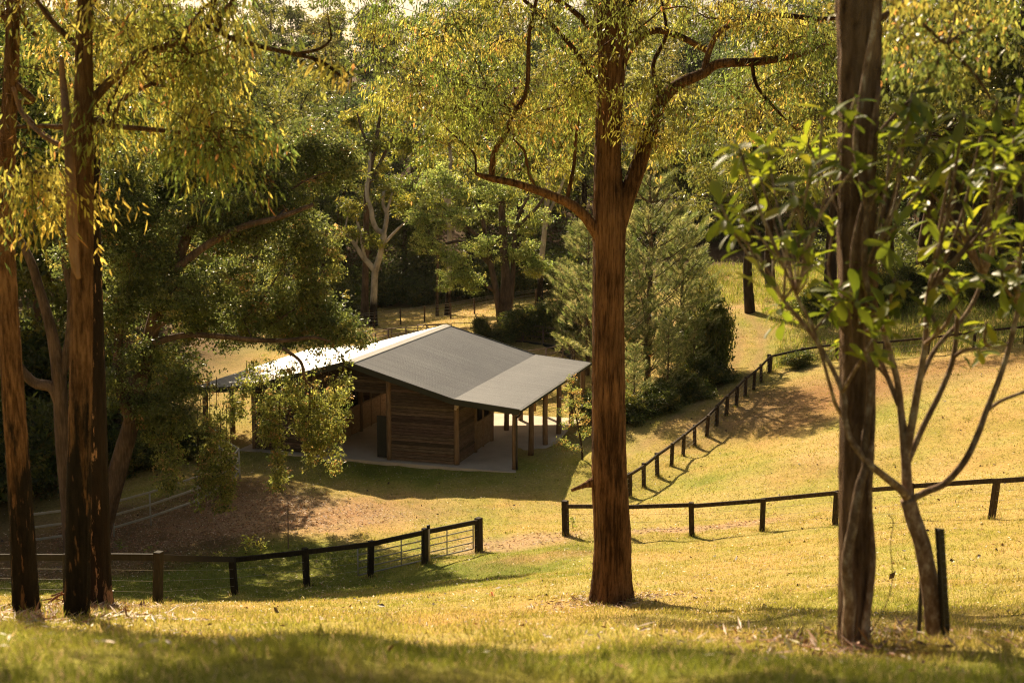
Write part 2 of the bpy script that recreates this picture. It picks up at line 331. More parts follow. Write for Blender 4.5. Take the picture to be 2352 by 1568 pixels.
def groundmat():
    t = NT('ground_soil_grass'); c = t.attr(); w = t.wpos(); n1 = t.noise(w, .22, 5, .6); n2 = t.noise(w, 1.3, 5, .7); n3 = t.noise(w, 9, 4, .7); n4 = t.noise(w, 40, 3, .7)
    c = t.mix(t.ramp(n1, [(.4, (0, 0, 0)), (.62, (.55, .55, .55))]), c, t.mix(1.0, c, (1.05, .85, .75), 'MULTIPLY')); c = t.mix(t.ramp(n2, [(.45, (0, 0, 0)), (.7, (.6, .6, .6))]), c, t.mix(1.0, c, (.62, .75, .55), 'MULTIPLY'))
    c = t.mix(1.0, c, t.ramp(n3, [(.3, (.62, .6, .58)), (.6, (1.12, 1.1, 1.05))]), 'MULTIPLY'); c = t.mix(1.0, c, t.ramp(n4, [(.3, (.7, .68, .66)), (.65, (1.15, 1.14, 1.1))]), 'MULTIPLY')
    h = t.math('ADD', t.math('MULTIPLY', n3, .6), t.math('MULTIPLY', n4, .5)); return t.done(t.bsdf(c, .95, bump=h, bs=.9, bd=.06, spec=.1))
M['ground'] = groundmat()
# ------------------------------------------------------------------ ground sheet and its colours
def noise2(x, y, L, seed):
    r = np.random.default_rng(seed); o = 0
    for k in range(7):
        a = r.uniform(0, 6.28); l = L * r.uniform(.6, 1.5); o = o + np.sin((x * math.cos(a) + y * math.sin(a)) * 6.283 / l + r.uniform(0, 6.28) + 1.3 * np.sin((x * math.sin(a) - y * math.cos(a)) * 6.283 / (l * 1.7)))
    return o / 3.7
def blob(x, y, c, rx, ry, seed=3, soft=.35):
    d = np.sqrt(((x - c[0]) / rx) ** 2 + ((y - c[1]) / ry) ** 2) + .18 * noise2(x, y, min(rx, ry) * .9, seed); return np.clip((1 - d) / soft + .5, 0, 1)
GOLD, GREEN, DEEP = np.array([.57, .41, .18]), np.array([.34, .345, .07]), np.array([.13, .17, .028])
DIRT, LITTER, PINK, BARK = np.array([.40, .26, .14]), np.array([.20, .125, .07]), np.array([.50, .345, .22]), np.array([.40, .17, .06])
Z = {k: hit(*k) for k in [(420, 1205), (230, 1270), (560, 1150), (690, 1190), (800, 1170), (1180, 1252), (1290, 1272), (1610, 1212), (1850, 935), (1950, 880), (2150, 860), (600, 1320), (200, 1330), (1000, 1340), (130, 1392), (450, 1395), (300, 1400), (700, 1245), (1500, 1100), (1700, 930), (1100, 1330), (900, 1350), (1560, 1190)]}
PATH = np.array([hit(*p)[:2] for p in [(1440, 1085), (1500, 1030), (1560, 985), (1640, 925), (1690, 870), (1722, 810), (1725, 765), (1700, 735), (1690, 712)]])
def pathdist(x, y):
    d = np.full(len(x), 1e9)
    for a, b in zip(PATH[:-1], PATH[1:]):
        ab = b - a; t = np.clip(((x - a[0]) * ab[0] + (y - a[1]) * ab[1]) / (ab @ ab), 0, 1); d = np.minimum(d, np.hypot(x - a[0] - t * ab[0], y - a[1] - t * ab[1]))
    return d
def barnxy(x, y): dx, dy = x - Ox, y - Oy; return dx * BX[0] + dy * BX[1], dx * BY[0] + dy * BY[1]
def bare(x, y):
    k = np.zeros(len(x))
    for key, rx, ry in (((420, 1205), 5, 3.8), ((230, 1270), 5, 4), ((560, 1150), 4, 4), ((690, 1190), 4, 3), ((1180, 1252), 2.2, 1.4), ((1610, 1212), 2.6, .9)): k = np.maximum(k, blob(x, y, Z[key], rx, ry))
    return k
def ground_col(x, y):
    n = noise2(x, y, 8, 1) * .55 + noise2(x, y, 2.3, 2) * .4; g = np.clip(.46 + .48 * n, 0, 1)
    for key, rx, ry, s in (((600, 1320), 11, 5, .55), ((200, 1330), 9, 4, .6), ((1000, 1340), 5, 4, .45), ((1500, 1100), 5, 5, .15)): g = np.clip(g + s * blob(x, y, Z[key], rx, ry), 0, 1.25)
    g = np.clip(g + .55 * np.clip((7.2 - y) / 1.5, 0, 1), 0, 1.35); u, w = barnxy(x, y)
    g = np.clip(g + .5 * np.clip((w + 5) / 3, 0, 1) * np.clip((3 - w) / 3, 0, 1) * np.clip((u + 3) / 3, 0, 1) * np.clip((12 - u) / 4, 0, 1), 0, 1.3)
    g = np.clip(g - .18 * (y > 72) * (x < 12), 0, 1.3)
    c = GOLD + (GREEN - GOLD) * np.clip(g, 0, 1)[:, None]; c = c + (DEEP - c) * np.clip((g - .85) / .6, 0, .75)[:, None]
    def lay(k, col):
        nonlocal c
        k = k[:, None]; c = c * (1 - k) + np.asarray(col) * k
    for key, rx, ry, s in (((1850, 935), 5, 3.5, .75), ((1950, 880), 6, 3, .7), ((2150, 860), 9, 2.6, .65)): lay(s * blob(x, y, Z[key], rx, ry, 4, .8), DIRT * np.array([.95, .92, .85]))
    for key, rx, ry in (((420, 1205), 4.6, 3.6), ((230, 1270), 6, 4.5), ((560, 1150), 2.4, 2.4)): lay(.85 * blob(x, y, Z[key], rx, ry, 5, .5), LITTER)
    lay(.85 * blob(x, y, Z[(690, 1190)], 4.4, 2.8, 6, .8), PINK); lay(.6 * blob(x, y, Z[(800, 1170)], 4, 2, 6, .9), DIRT)
    lay(.8 * blob(x, y, Z[(1180, 1252)], 2.6, 1.3, 7, .7), PINK); lay(.6 * blob(x, y, Z[(1290, 1272)], 2.2, 1.2, 7, .8), DIRT); lay(.85 * blob(x, y, Z[(1610, 1212)], 2.8, .8, 8, .7), PINK)
    lay(.9 * blob(x, y, Z[(130, 1392)], 1.3, 1.4, 9, .5), BARK); lay(.6 * blob(x, y, Z[(300, 1400)], 2.2, 1.1, 9, .9), PINK * .9)
    pd = pathdist(x, y); lay(np.clip(1.25 - np.abs(pd - .7) / .42, 0, 1) * .6 * np.clip((y - 50) / 10, .2, 1), DIRT)
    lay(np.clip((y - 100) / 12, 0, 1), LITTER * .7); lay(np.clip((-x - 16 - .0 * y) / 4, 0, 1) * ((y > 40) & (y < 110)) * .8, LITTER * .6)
    return np.clip(c, .01, .9)
rows = np.concatenate([np.linspace(-60, -6, 12), np.linspace(-5, 3, 14), np.geomspace(3.3, 62, 250), np.linspace(62.5, 112, 120), np.geomspace(114, 620, 40)])
cols = np.concatenate([-1.0 - np.geomspace(3, .02, 14), np.linspace(-1, 1, 240), 1.0 + np.geomspace(.02, 3, 14)])
xx = (cols[None] * (6 + .47 * np.maximum(rows, 0) + .9 * np.maximum(-rows, 0))[:, None]); yy = np.repeat(rows[:, None], len(cols), 1); zz = gz(xx.ravel(), yy.ravel())
mb = MB(); nr, nc = xx.shape; i = np.arange(nr - 1)[:, None] * nc; j = np.arange(nc - 1)[None]
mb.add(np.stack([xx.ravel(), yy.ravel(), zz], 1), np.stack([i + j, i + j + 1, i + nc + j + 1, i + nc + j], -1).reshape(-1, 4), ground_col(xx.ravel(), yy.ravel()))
g = mb.build('ground', M['ground'], smooth=True); g['kind'] = 'structure'; g['label'] = 'sloping lawn, paddock and bare dirt running down to the barn and up the hill behind'

# ------------------------------------------------------------------ grass, tall grass, litter  (nobody could count them)
rng = np.random.default_rng(11)
def wedge(n, y0, y1, k=.46, pad=1.5):
    y = np.sqrt(rng.uniform(y0 ** 2, y1 ** 2, n)); x = rng.uniform(-1, 1, n) * (k * y + pad); return x, y
def onslab(x, y): u, w = barnxy(x, y); return (u > -6.2) & (u < 8.3) & (w > -.7) & (w < 11.2)
gm = MB()
for n, y0, y1, h, wd, kind in ((70000, 2.6, 7, .055, .0055, 'b'), (100000, 6.5, 18, .06, .010, 'b'), (140000, 17, 40, .06, .018, 't'), (150000, 38, 80, .075, .034, 't'), (26000, 76, 104, .13, .07, 't')):
    x, y = wedge(n, y0, y1); keep = ~onslab(x, y) & (rng.uniform(0, 1, n) > .93 * bare(x, y)); pd = pathdist(x, y); keep &= (np.abs(pd - .7) > .35) | (rng.uniform(0, 1, n) < .25) | (y < 50)
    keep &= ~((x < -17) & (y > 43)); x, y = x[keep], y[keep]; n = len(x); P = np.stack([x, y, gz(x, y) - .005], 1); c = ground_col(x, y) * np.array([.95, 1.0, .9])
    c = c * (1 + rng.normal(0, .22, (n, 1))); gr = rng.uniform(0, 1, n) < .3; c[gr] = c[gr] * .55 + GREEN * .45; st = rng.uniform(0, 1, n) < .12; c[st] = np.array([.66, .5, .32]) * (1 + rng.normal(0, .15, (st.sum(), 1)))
    tn = noise2(x, y, 1.1, 21); tall = 1 + .6 * np.clip(tn, -.5, 1.3); tk = np.clip(tn - .45, 0, .7)[:, None]; c = c * (1 - tk) + GREEN * .75 * tk; A = np.stack([rng.normal(0, .42, n), rng.normal(0, .42, n), np.ones(n)], 1); L = h * rng.uniform(.45, 1.35, n) * tall
    leafset(gm, P, A, rng.normal(0, 1, (n, 3)) + np.array([0, -.6, 0]), L, wd * rng.uniform(.7, 1.3, n), np.clip(c, .02, .9), kind, bend=.35)
def tufts(cs, n, h, sp):
    m = len(cs) * n; P = np.repeat(np.asarray(cs)[:, :2], n, 0) + rng.normal(0, sp, (m, 2)); P = np.stack([P[:, 0], P[:, 1], gz(P[:, 0], P[:, 1]) - .01], 1)
    leafset(gm, P, np.stack([rng.normal(0, .35, m), rng.normal(0, .35, m), np.ones(m)], 1), rng.normal(0, 1, (m, 3)), h * rng.uniform(.4, 1.3, m), .014, palette(rng, m, [GREEN, GREEN * .6, GOLD]), 'b', bend=.4)
TUFTS = []
tag_grass = lambda: tag(gm.build('grass', M['grassblade']), 'short sunlit golden green lawn grass', 'grass', kind='stuff')
clod = wedge(420, 16, 60)

tg = MB()
def tall_patch(n, cond, h, w, cols, sx, sy, cx, cy):
    x = cx + rng.uniform(-sx, sx, n); y = cy + rng.uniform(-sy, sy, n); k = cond(x, y); x, y = x[k], y[k]; n = len(x)
    c = palette(rng, n, cols, None, .22); A = np.stack([rng.normal(0, .3, n), rng.normal(0, .3, n), np.ones(n)], 1)
    leafset(tg, np.stack([x, y, gz(x, y) - .02], 1), A, rng.normal(0, 1, (n, 3)), h * rng.uniform(.4, 1.2, n) * (1 + .5 * noise2(x, y, 2.5, 31)), w, c, 'b', bend=.5)
Gs = [(.28, .33, .05), (.38, .39, .08), (.2, .27, .04), (.48, .43, .14)]
fl = [hit(1768, 857)[:2], hit(1840, 840)[:2], hit(1925, 828)[:2], hit(2030, 824)[:2], hit(2130, 815)[:2], hit(2235, 803)[:2], hit(2352, 792)[:2], hit(2500, 783)[:2]]
FL = np.array(fl)
def behind_fence(x, y): return (y > np.interp(x, FL[:, 0], FL[:, 1]) + .25) & (x > FL[0, 0] - .5)
tall_patch(60000, lambda x, y: behind_fence(x, y) & (pathdist(x, y) > 1.6) & (y < 108), .62, .035, Gs, 20, 26, 33, 84)
tall_patch(9000, lambda x, y: behind_fence(x, y) & (y < np.interp(x, FL[:, 0], FL[:, 1]) + 1.6), .55, .03, [(.12, .16, .035), (.2, .22, .05)], 18, 6, 32, 66)
tag(tg.build('tall_grass', M['grassblade']), 'long bright green grass on the slope behind the upper paddock fence', 'grass', kind='stuff')

lt = MB()
for n, y0, y1, s, thr in ((7000, 5, 20, .05, .0), (12000, 18, 55, .085, .0)):
    x, y = wedge(n, y0, y1); k = (noise2(x, y, 3.5, 41) > .15) | (rng.uniform(0, 1, n) < .25); k &= ~onslab(x, y); x, y = x[k], y[k]; n = len(x)
    leafset(lt, np.stack([x, y, gz(x, y) + .03], 1), rng.normal(0, 1, (n, 3)) * np.array([1, 1, .25]), rng.normal(0, .5, (n, 3)) + np.array([0, 0, 1]), s * rng.uniform(.6, 1.4, n), s * .35, palette(rng, n, [(.6, .46, .3), (.78, .68, .54), (.3, .15, .07), (.7, .58, .42)]), 'q')
for key, rx, ry, n in (((420, 1205), 5, 3.8, 5500), ((230, 1270), 6, 4.5, 5000), ((560, 1150), 3.6, 3, 2200), ((690, 1190), 4, 2.6, 1800), ((130, 1392), 1.6, 1.4, 900), ((1610, 1212), 2.8, .9, 300), ((1180, 1252), 2.4, 1.2, 300)):
    a = rng.uniform(0, 6.28, n); r = np.sqrt(rng.uniform(0, 1, n)); x = Z[key][0] + r * np.cos(a) * rx; y = Z[key][1] + r * np.sin(a) * ry; k = ~onslab(x, y); x, y = x[k], y[k]; n = len(x)
    leafset(lt, np.stack([x, y, gz(x, y) + .02], 1), rng.normal(0, 1, (n, 3)) * np.array([1, 1, .25]), rng.normal(0, .6, (n, 3)) + np.array([0, 0, 1]), .11 * rng.uniform(.6, 1.4, n), .035, palette(rng, n, [(.3, .17, .09), (.2, .1, .05), (.48, .33, .2), (.36, .18, .08)]), 'q')
for u_, v_, n_ in ((1405, 1386, 900), (1957, 1481, 500), (176, 1416, 500), (60, 1408, 400), (226, 1392, 600)):
    b_ = hit(u_, v_); a = rng.uniform(0, 6.28, n_); r = .25 + rng.exponential(.45, n_); x = b_[0] + r * np.cos(a); y = b_[1] + r * np.sin(a); leafset(lt, np.stack([x, y, gz(x, y) + .03], 1), rng.normal(0, 1, (n_, 3)) * np.array([1, 1, .2]), rng.normal(0, .5, (n_, 3)) + np.array([0, 0, 1]), .10 * rng.uniform(.4, 1.8, n_), .02, palette(rng, n_, [(.3, .15, .07), (.42, .26, .15), (.16, .08, .04), (.5, .38, .26)]), 'q')
x, y = clod; n = len(x); leafset(lt, np.stack([x, y, gz(x, y) + .03], 1), rng.normal(0, 1, (n, 3)) * np.array([1, 1, .3]), rng.normal(0, .5, (n, 3)) + np.array([0, 0, .6]), .13 * rng.uniform(.5, 1.4, n), .09, palette(rng, n, [(.06, .035, .02), (.1, .055, .03)]), 'q')
tag(lt.build('leaf_litter', M['dry']), 'scattered fallen leaves and bark lying on the lawn and bare bank', 'leaf litter', kind='stuff')

# ------------------------------------------------------------------ the barn (local frame: x across, y along the ridge)
barn_root = thing('barn', 'open sided timber stable barn with weatherboard walls and a grey corrugated gable roof', 'barn', (Ox, Oy, .1), rz=math.atan2(BX[1], BX[0]))
XE, XB, XA, ZE, ZB, ZA = 8.2, 5.15, 0.0, 2.78, 3.06, 4.5; Y0, Y1 = -.5, 12.35
s = MB(); bx(s, -5.75, 8.1, -.55, 11.1, -.35, .0); s.build('floor_slab', M['concrete'], barn_root, bevel=.015)
def roof_panel(xa, za, xb, zb, name, ov=0.0):
    s = MB(); ys = np.arange(Y0, Y1 + .001, .019); w = .017 * np.cos(ys * 2 * math.pi / .152); n = len(ys)
    V = []; 
    for x, z in ((xa, za), (xb, zb)):
        V.append(np.stack([np.full(n, x), ys, z + w], 1))
    for x, z in ((xa, za - .012), (xb, zb - .012)): V.append(np.stack([np.full(n, x), ys, z + w], 1))
    V = np.concatenate(V); i = np.arange(n - 1); Fq = [np.stack([i, i + 1, n + i + 1, n + i], 1), np.stack([2 * n + i, 3 * n + i, 3 * n + i + 1, 2 * n + i + 1], 1)]
    if xb < xa: Fq = [f[:, ::-1] for f in Fq]
    s.add(V, Fq); s.build(name, M['roof'], barn_root, smooth=True)
for sg in (1, -1):
    roof_panel(sg * .02, ZA, sg * (XB + .02), ZB, 'roof_sheet'); roof_panel(sg * XB, ZB + .028, sg * XE, ZE + .03, 'lean_to_roof')
s = MB()
for sg in (1, -1):
    t = (ZA - ZB) / XB; beam(s, (sg * .15, Y0 - .02, ZA + .045 - .15 * t), (sg * .15, Y1 + .02, ZA + .045 - .15 * t), .3, .012, up=(sg * t, 0, 1))
s.build('ridge_cap', M['ridge'], barn_root)
s = MB()
for y in (Y0 - .025, Y1 + .025):
    for sg in (1, -1):
        for a, b in (((sg * .0, ZA), (sg * XB, ZB)), ((sg * (XB + .01), ZB), (sg * XE, ZE))): s = MB(); beam(s, (a[0], y, a[1] - .075), (b[0], y, b[1] - .075), .04, .27); s.build('barge_board', M['trim'], barn_root)
for sg in (1, -1):
    s = MB(); beam(s, (sg * (XE + .05), Y0, ZE - .03), (sg * (XE + .05), Y1, ZE - .03), .12, .11); s.build('gutter', M['trim'], barn_root, bevel=.02)
s = MB(); tube(s, [(XE + .05, Y0 + .12, ZE - .08), (XE + .03, Y0 + .12, ZE - .2), (7.98, Y0 + .3, ZE - .42), (7.97, Y0 + .34, ZE - .6), (7.97, Y0 + .34, .02)], [.045] * 5, 10, 4); s.build('downpipe', M['blackmetal'], barn_root, smooth=True)
yb = [0.0, 2.45, 4.9, 7.35, 9.8, 12.25]
def post(x, y, top, r=.125, nm='post'):
    s = MB(); lean = rng.normal(0, .012, 2); tube(s, [(x, y, -.0), (x + lean[0], y + lean[1], top * .5), (x, y, top)], [r * 1.06, r, r * .97], 12, 3, rng=rng, rough=.015); s.build(nm, M['post_round'], barn_root, smooth=True)
for y in yb:
    post(7.85, y, 2.66); post(5.1, y, 2.98)
    if y < 11: post(-5.1, y, 2.98)
    post(-7.7, y, 2.66)
for y in (-.08, 4.9): post(1.85, y, 3.8, .12); post(-1.85, y, 3.8, .12)
s = MB()
for x, z in ((7.85, 2.6), (5.1, 2.92), (1.85, 3.82), (-1.85, 3.82), (-5.1, 2.92), (-7.7, 2.6)): beam(s, (x, -.3, z), (x, 12.3, z), .1, .2)
for y in yb:
    for sg in (1, -1): beam(s, (0, y + .1, ZA - .17), (sg * XB, y + .1, ZB - .17), .06, .2); beam(s, (sg * XB, y + .1, ZB - .15), (sg * 8.0, y + .1, ZE - .12), .06, .16)
s.build('roof_frame', M['inner'], barn_root)
def rz_(x): ax = abs(x); return (ZA - (ZA - ZB) * ax / XB if ax < XB else ZB) - .2
def boards(a, b, z0, ztop, name, out, h=.15, mat='board', thick=.03):
    """weatherboards from plan point a to b; ztop is a height or a function of plan x; out is the outward normal"""
    s = MB(); a = np.array(a, float); b = np.array(b, float); o = np.array([*out, 0.]); z = z0
    zmax = max(ztop(a[0]), ztop(b[0])) if callable(ztop) else ztop
    while z < zmax - .02:
        zc = z + h * .5; p, q = a.copy(), b.copy()
        if callable(ztop) and zc > min(ztop(a[0]), ztop(b[0])):
            xs = np.linspace(0, 1, 60); ok = [t for t in xs if ztop((a + (b - a) * t)[0]) > z + h * .8]
            if len(ok) < 2: break
            p, q = a + (b - a) * ok[0], a + (b - a) * ok[-1]
        hh = min(h * .76, zmax - z); jit = rng.normal(0, .005, 2); tilt = .05 + abs(rng.normal(0, .008))
        P = [np.array([*p, z]) + o * (tilt + jit[0]), np.array([*q, z]) + o * (tilt + jit[1]), np.array([*q, z + hh * .985]) + o * .004, np.array([*p, z + hh * .985]) + o * .004]
        Qb = [v - o * .03 for v in P]; V = np.array(Qb + P) if False else np.array([Qb[0], Qb[1], P[1], P[0], Qb[3], Qb[2], P[2], P[3]])
        cc = np.array([1, 1, 1]) * rng.uniform(.5, 1.4); Fq = BOXF
        d = b - a
        if np.cross(np.array([d[0], d[1], 0]), o)[2] > 0: Fq = BOXF[:, ::-1]
        s.add(V, Fq, cc * np.array([1, rng.uniform(.92, 1.05), rng.uniform(.85, 1.05)])); z += h
    w_ = s.build(name, M[mat], barn_root); s2 = MB(); m_ = 2 if not callable(ztop) else 24; ts = np.linspace(0, 1, m_)
    bot = [np.array([*(a + (b - a) * t), z0]) - o * .035 for t in ts]; tp = [np.array([*(a + (b - a) * t), (ztop((a + (b - a) * t)[0]) if callable(ztop) else ztop) - .01]) - o * .035 for t in ts]; n_ = len(ts); i_ = np.arange(n_ - 1)
    s2.add(np.array(bot + tp), np.stack([i_, i_ + 1, n_ + i_ + 1, n_ + i_], 1)); s2.build('gap_shade', M['post_black'], w_); return w_  # black sheet stands in for the shadow in the gaps between boards
# right hand stall block and left hand stall block
boards((1.97, -.1), (5.0, -.1), .04, rz_, 'wall', (0, -1)); boards((-5.0, -.1), (-1.97, -.1), .04, rz_, 'wall', (0, -1))
boards((5.1, .12), (5.1, 2.35), .04, 2.86, 'wall', (1, 0)); boards((-5.1, .12), (-5.1, 4.8), .04, 2.86, 'wall', (-1, 0))
boards((5.0, 4.9), (1.97, 4.9), .04, 2.6, 'wall', (0, 1), mat='board'); boards((-1.97, 4.9), (-5.0, 4.9), .04, 2.6, 'wall', (0, 1))
boards((-5.0, 9.8), (-1.97, 9.8), .04, 2.4, 'wall', (0, -1))
def half_wall(xc, y0, y1, ht, nm='stall_front', bars=True):
    s = MB(); bx(s, xc - .025, xc + .025, y0, y1, .05, ht); e = s.build(nm, M['ply'], barn_root)
    s = MB(); bx(s, xc - .04, xc + .04, y0, y1, ht, ht + .07); n = max(1, int(round((y1 - y0) / 1.2)))
    for k in range(n + 1):
        y = y0 + (y1 - y0) * k / n; bx(s, xc - .042, xc + .042, y - .035, y + .035, .0, 2.35)
    bx(s, xc - .04, xc + .04, y0, y1, 2.28, 2.36); s.build('frame', M['post_round'], e)
    if bars:
        s = MB()
        for y in np.arange(y0 + .1, y1, .1): tube(s, [(xc, y, ht), (xc, y, 2.3)], [.008, .008], 5, 1, smooth=False)
        s.build('bars', M['blackmetal'], e)
half_wall(5.12, 2.45, 4.78, 1.32, 'stall_door', False); half_wall(-1.85, .1, 4.8, 1.35, 'stall_front', False); half_wall(-1.85, 5.0, 9.7, 1.35, 'stall_front', False); half_wall(1.85, 1.2, 4.8, 1.35, 'stall_front', True)
s = MB(); bx(s, 1.2, 1.72, .02, .07, .06, 2.0); s.build('black_door', M['blackmetal'], barn_root)
boards((-1.75, -.14), (1.75, -.14), 3.1, rz_, 'gable_infill', (0, -1))
s = MB()
for z in (.75, 1.15): tube(s, [(5.1, 7.35, z), (5.1, 9.8, z)], [.04, .04], 8, 2, smooth=False)
s.build('hitching_rail', M['post_round'], barn_root)
s = MB(); box(s, (5.2, -.27, 2.72), (.06, 0, 0), (0, .1, 0), (0, 0, .07)); tube(s, [(5.2, -.34, 2.7), (5.2, -.42, 2.62)], [.05, .065], 10, 1, smooth=False); s.build('floodlight', M['pvc'], barn_root)
for xq in (-4.95, 1.95): s = MB(); bx(s, xq, xq + 3, 0.0, .03, .05, 2.9); s.build('inner_lining', M['inner'], barn_root)

# ------------------------------------------------------------------ fences
def wire_part(pts, hts, parent, r=.004):
    s = MB()
    for h in hts:
        for a, b in zip(pts[:-1], pts[1:]): tube(s, [np.array(a) + (0, 0, h), np.array(b) + (0, 0, h)], [r, r], 4, 1, smooth=False)
    o = s.build('wire', M['steel'], parent)
def rail_fence(name, label, feet, h, pw, rw, rh, mat, wires=(), ends=(), post_up=.02, cap=0.0, skip_posts=()):
    base = np.mean(feet, 0); root = thing(name, label, 'fence', base); R = []; TUFTS.extend(feet)
    for k, f in enumerate(feet):
        f = np.array(f); hh = h * (1.03 if k in ends else 1.0); w = pw * (1.35 if k in ends else 1.0) * rng.uniform(.93, 1.07); lean = rng.normal(0, .028, 2); hh *= rng.uniform(.985, 1.03)
        if k not in skip_posts:
            s = MB(); c = f + (lean[0], lean[1], hh / 2 - .15); dr = np.array(feet[min(k + 1, len(feet) - 1)]) - np.array(feet[max(k - 1, 0)]); dr[2] = 0; dr = dr / np.linalg.norm(dr); sd = np.array([-dr[1], dr[0], 0])
            box(s, c - base, dr * w / 2, sd * w / 2, np.array([lean[0], lean[1], hh / 2 + .15 + post_up])); s.build('post', M[mat], root, bevel=.012)
        R.append(f + (0, 0, h - rh / 2))
    for a, b in zip(R[:-1], R[1:]):
        s = MB(); d = (b - a); d /= np.linalg.norm(d); sd = np.array([d[1], -d[0], 0]); off = -sd * 0
        jz = rng.normal(0, .008, 2); beam(s, a - base + (0, 0, jz[0]) + d * .0, b - base + (0, 0, jz[1]) - d * .0, rw, rh); s.build('rail', M[mat], root, bevel=.008)
    if wires: wire_part([np.array(f) - base for f in feet], wires, root)
    return root
near_l = [hit(u, v) for u, v in ((-420, 1362), (-200, 1366), (-25, 1371), (155, 1378), (360, 1384), (540, 1366), (705, 1345), (850, 1326), (975, 1295), (1100, 1268))]
def px_h(f, dv):     # height of an object standing at f that spans dv photo pixels
    return dv * (f[1] * CT - (f[2] - CAM[2]) * ST) / F
HL = np.mean([px_h(near_l[k], d) for k, d in ((4, 93), (5, 91), (6, 89), (7, 92), (8, 84), (9, 77))])
rail_fence('paddock_fence', 'black timber post and rail fence running from the left edge to a thick end post', near_l, HL, .16, .07, .15, 'post_black', (.25, .5, .75), ends=(9,))
near_r = [hit(u, v) for u, v in ((1300, 1232), (1440, 1233), (1590, 1233), (1750, 1221), (1917, 1207), (2092, 1197), (2275, 1193), (2470, 1185))]
HR = np.mean([px_h(near_r[k], d) for k, d in ((0, 80), (2, 76), (3, 74), (4, 79), (6, 98))])
rail_fence('paddock_fence', 'dark timber post and rail fence crossing behind the big trunk to the right edge', near_r, HR, .15, .07, .13, 'post_brown', (.25, .5, .75), ends=(0,))
dz = [(340, 1378, 1225), (430, 1322, 1170), (517, 1253, 1118), (603, 1185, 1052), (676, 1117, 988), (752, 1062, 922), (823, 995, 855), (887, 930, 792), (947, 863, 735), (1012, 803, 675), (1067, 745, 623), (1120, 700, 570), (1172, 648, 523), (1225, 590, 478)]
dgf = [hit((1440 + a / 2.529) * .91875, (700 + b / 2.529) * .91875) for a, b, c in dz]; HD = np.mean([px_h(f, (b - c) * .3633) for f, (a, b, c) in zip(dgf, dz)])
# the line carries on down behind the near fence to its corner
first = 2 * dgf[0] - dgf[1]; first[2] = gz(first[0], first[1])[0]; second = 2 * first - dgf[0]; second[2] = gz(second[0], second[1])[0]
rail_fence('paddock_fence', 'dark timber post and rail fence climbing diagonally uphill beside the dirt track', [second, first] + dgf, HD, .15, .07, .12, 'post_brown', (.22, .42, .62, .8), ends=(15,))
top = [np.array([*p, gz(p[0], p[1])[0]]) for p in FL]; HT = np.mean([px_h(top[k], d) for k, d in ((1, 38), (3, 42), (4, 43))])
rail_fence('paddock_fence', 'dark timber post and rail fence along the top of the paddock against the long grass', top, HT, .15, .07, .12, 'post_brown', (.3, .6))
# steel gate swung back against the near fence
def pipe_gate(name, label, a, b, ht, nbar, verts, r=.021, mat='steel', cat='gate', z0=.12):
    a, b = np.array(a), np.array(b); root = thing(name, label, cat, a); d = b - a; up = np.array([0, 0, 1.])
    s = MB(); p = [a + up * z0, a + up * (ht - .05), a + up * ht + d * .02, b + up * ht - d * .02, b + up * (ht - .05), b + up * z0, a + up * z0]
    for k in range(len(p) - 1): tube(s, [p[k] - a, p[k + 1] - a], [r * 1.2, r * 1.2], 8, 1, smooth=False)
    s.build('frame', M[mat], root, smooth=True)
    for k in range(1, nbar):
        s = MB(); z = z0 + (ht - z0) * k / nbar; tube(s, [up * z, d + up * z], [r, r], 8, 1, smooth=False); s.build('bar', M[mat], root, smooth=True)
    for t in verts:
        s = MB(); tube(s, [d * t + up * z0, d * t + up * ht], [r, r], 8, 1, smooth=False); s.build('brace', M[mat], root, smooth=True)
    return root
gA, gB = near_l[7].copy(), near_l[9].copy(); dgt = (gB - gA); back = np.array([-.12, .35, 0])
a0 = gA - dgt * .08 + back; b0 = gA + dgt * .96 + back * .5; a0[2] = gz(a0[0], a0[1])[0]; b0[2] = gz(b0[0], b0[1])[0]
pipe_gate('farm_gate', 'grey tubular steel farm gate swung back behind the black fence by its end post', a0, b0, 1.0, 4, (.36, .76))
f = near_l[8] + np.array([.13, .1, 0]); f[2] = gz(f[0], f[1])[0]; e = thing('pipe_post', 'cream plastic pipe with a black cap standing behind the gate post', 'pipe', f)
s = MB(); tube(s, [(0, 0, -.1), (0, 0, HL + .0)], [.045, .045], 12, 1, smooth=False); s.build('pipe', M['pvc'], e, smooth=True); s = MB(); tube(s, [(0, 0, HL - .01), (0, 0, HL + .1)], [.056, .056], 12, 1, smooth=False); s.build('cap', M['blackmetal'], e, smooth=True)
# steel yard rails on the left, with the return at the barn end
yl = [hit(u, v) for u, v in ((40, 1268), (148, 1255), (262, 1232), (347, 1208), (457, 1172), (536, 1122), (551, 1100), (505, 1072))]
root = thing('steel_yard_fence', 'grey galvanised three rail yard fence on the leaf covered bank left of the barn', 'fence', yl[2])
for k, p in enumerate(yl):
    s = MB(); tube(s, [p - yl[2] + (0, 0, -.2), p - yl[2] + (0, 0, 1.33)], [.034, .034], 8, 1, smooth=False); s.build('post', M['steel'], root, smooth=True)
for h in (.35, .82, 1.31):
    for a, b in zip(yl[:-1], yl[1:]):
        s = MB(); beam(s, a - yl[2] + (0, 0, h), b - yl[2] + (0, 0, h), .055, .085); s.build('rail', M['steel'], root, bevel=.012)
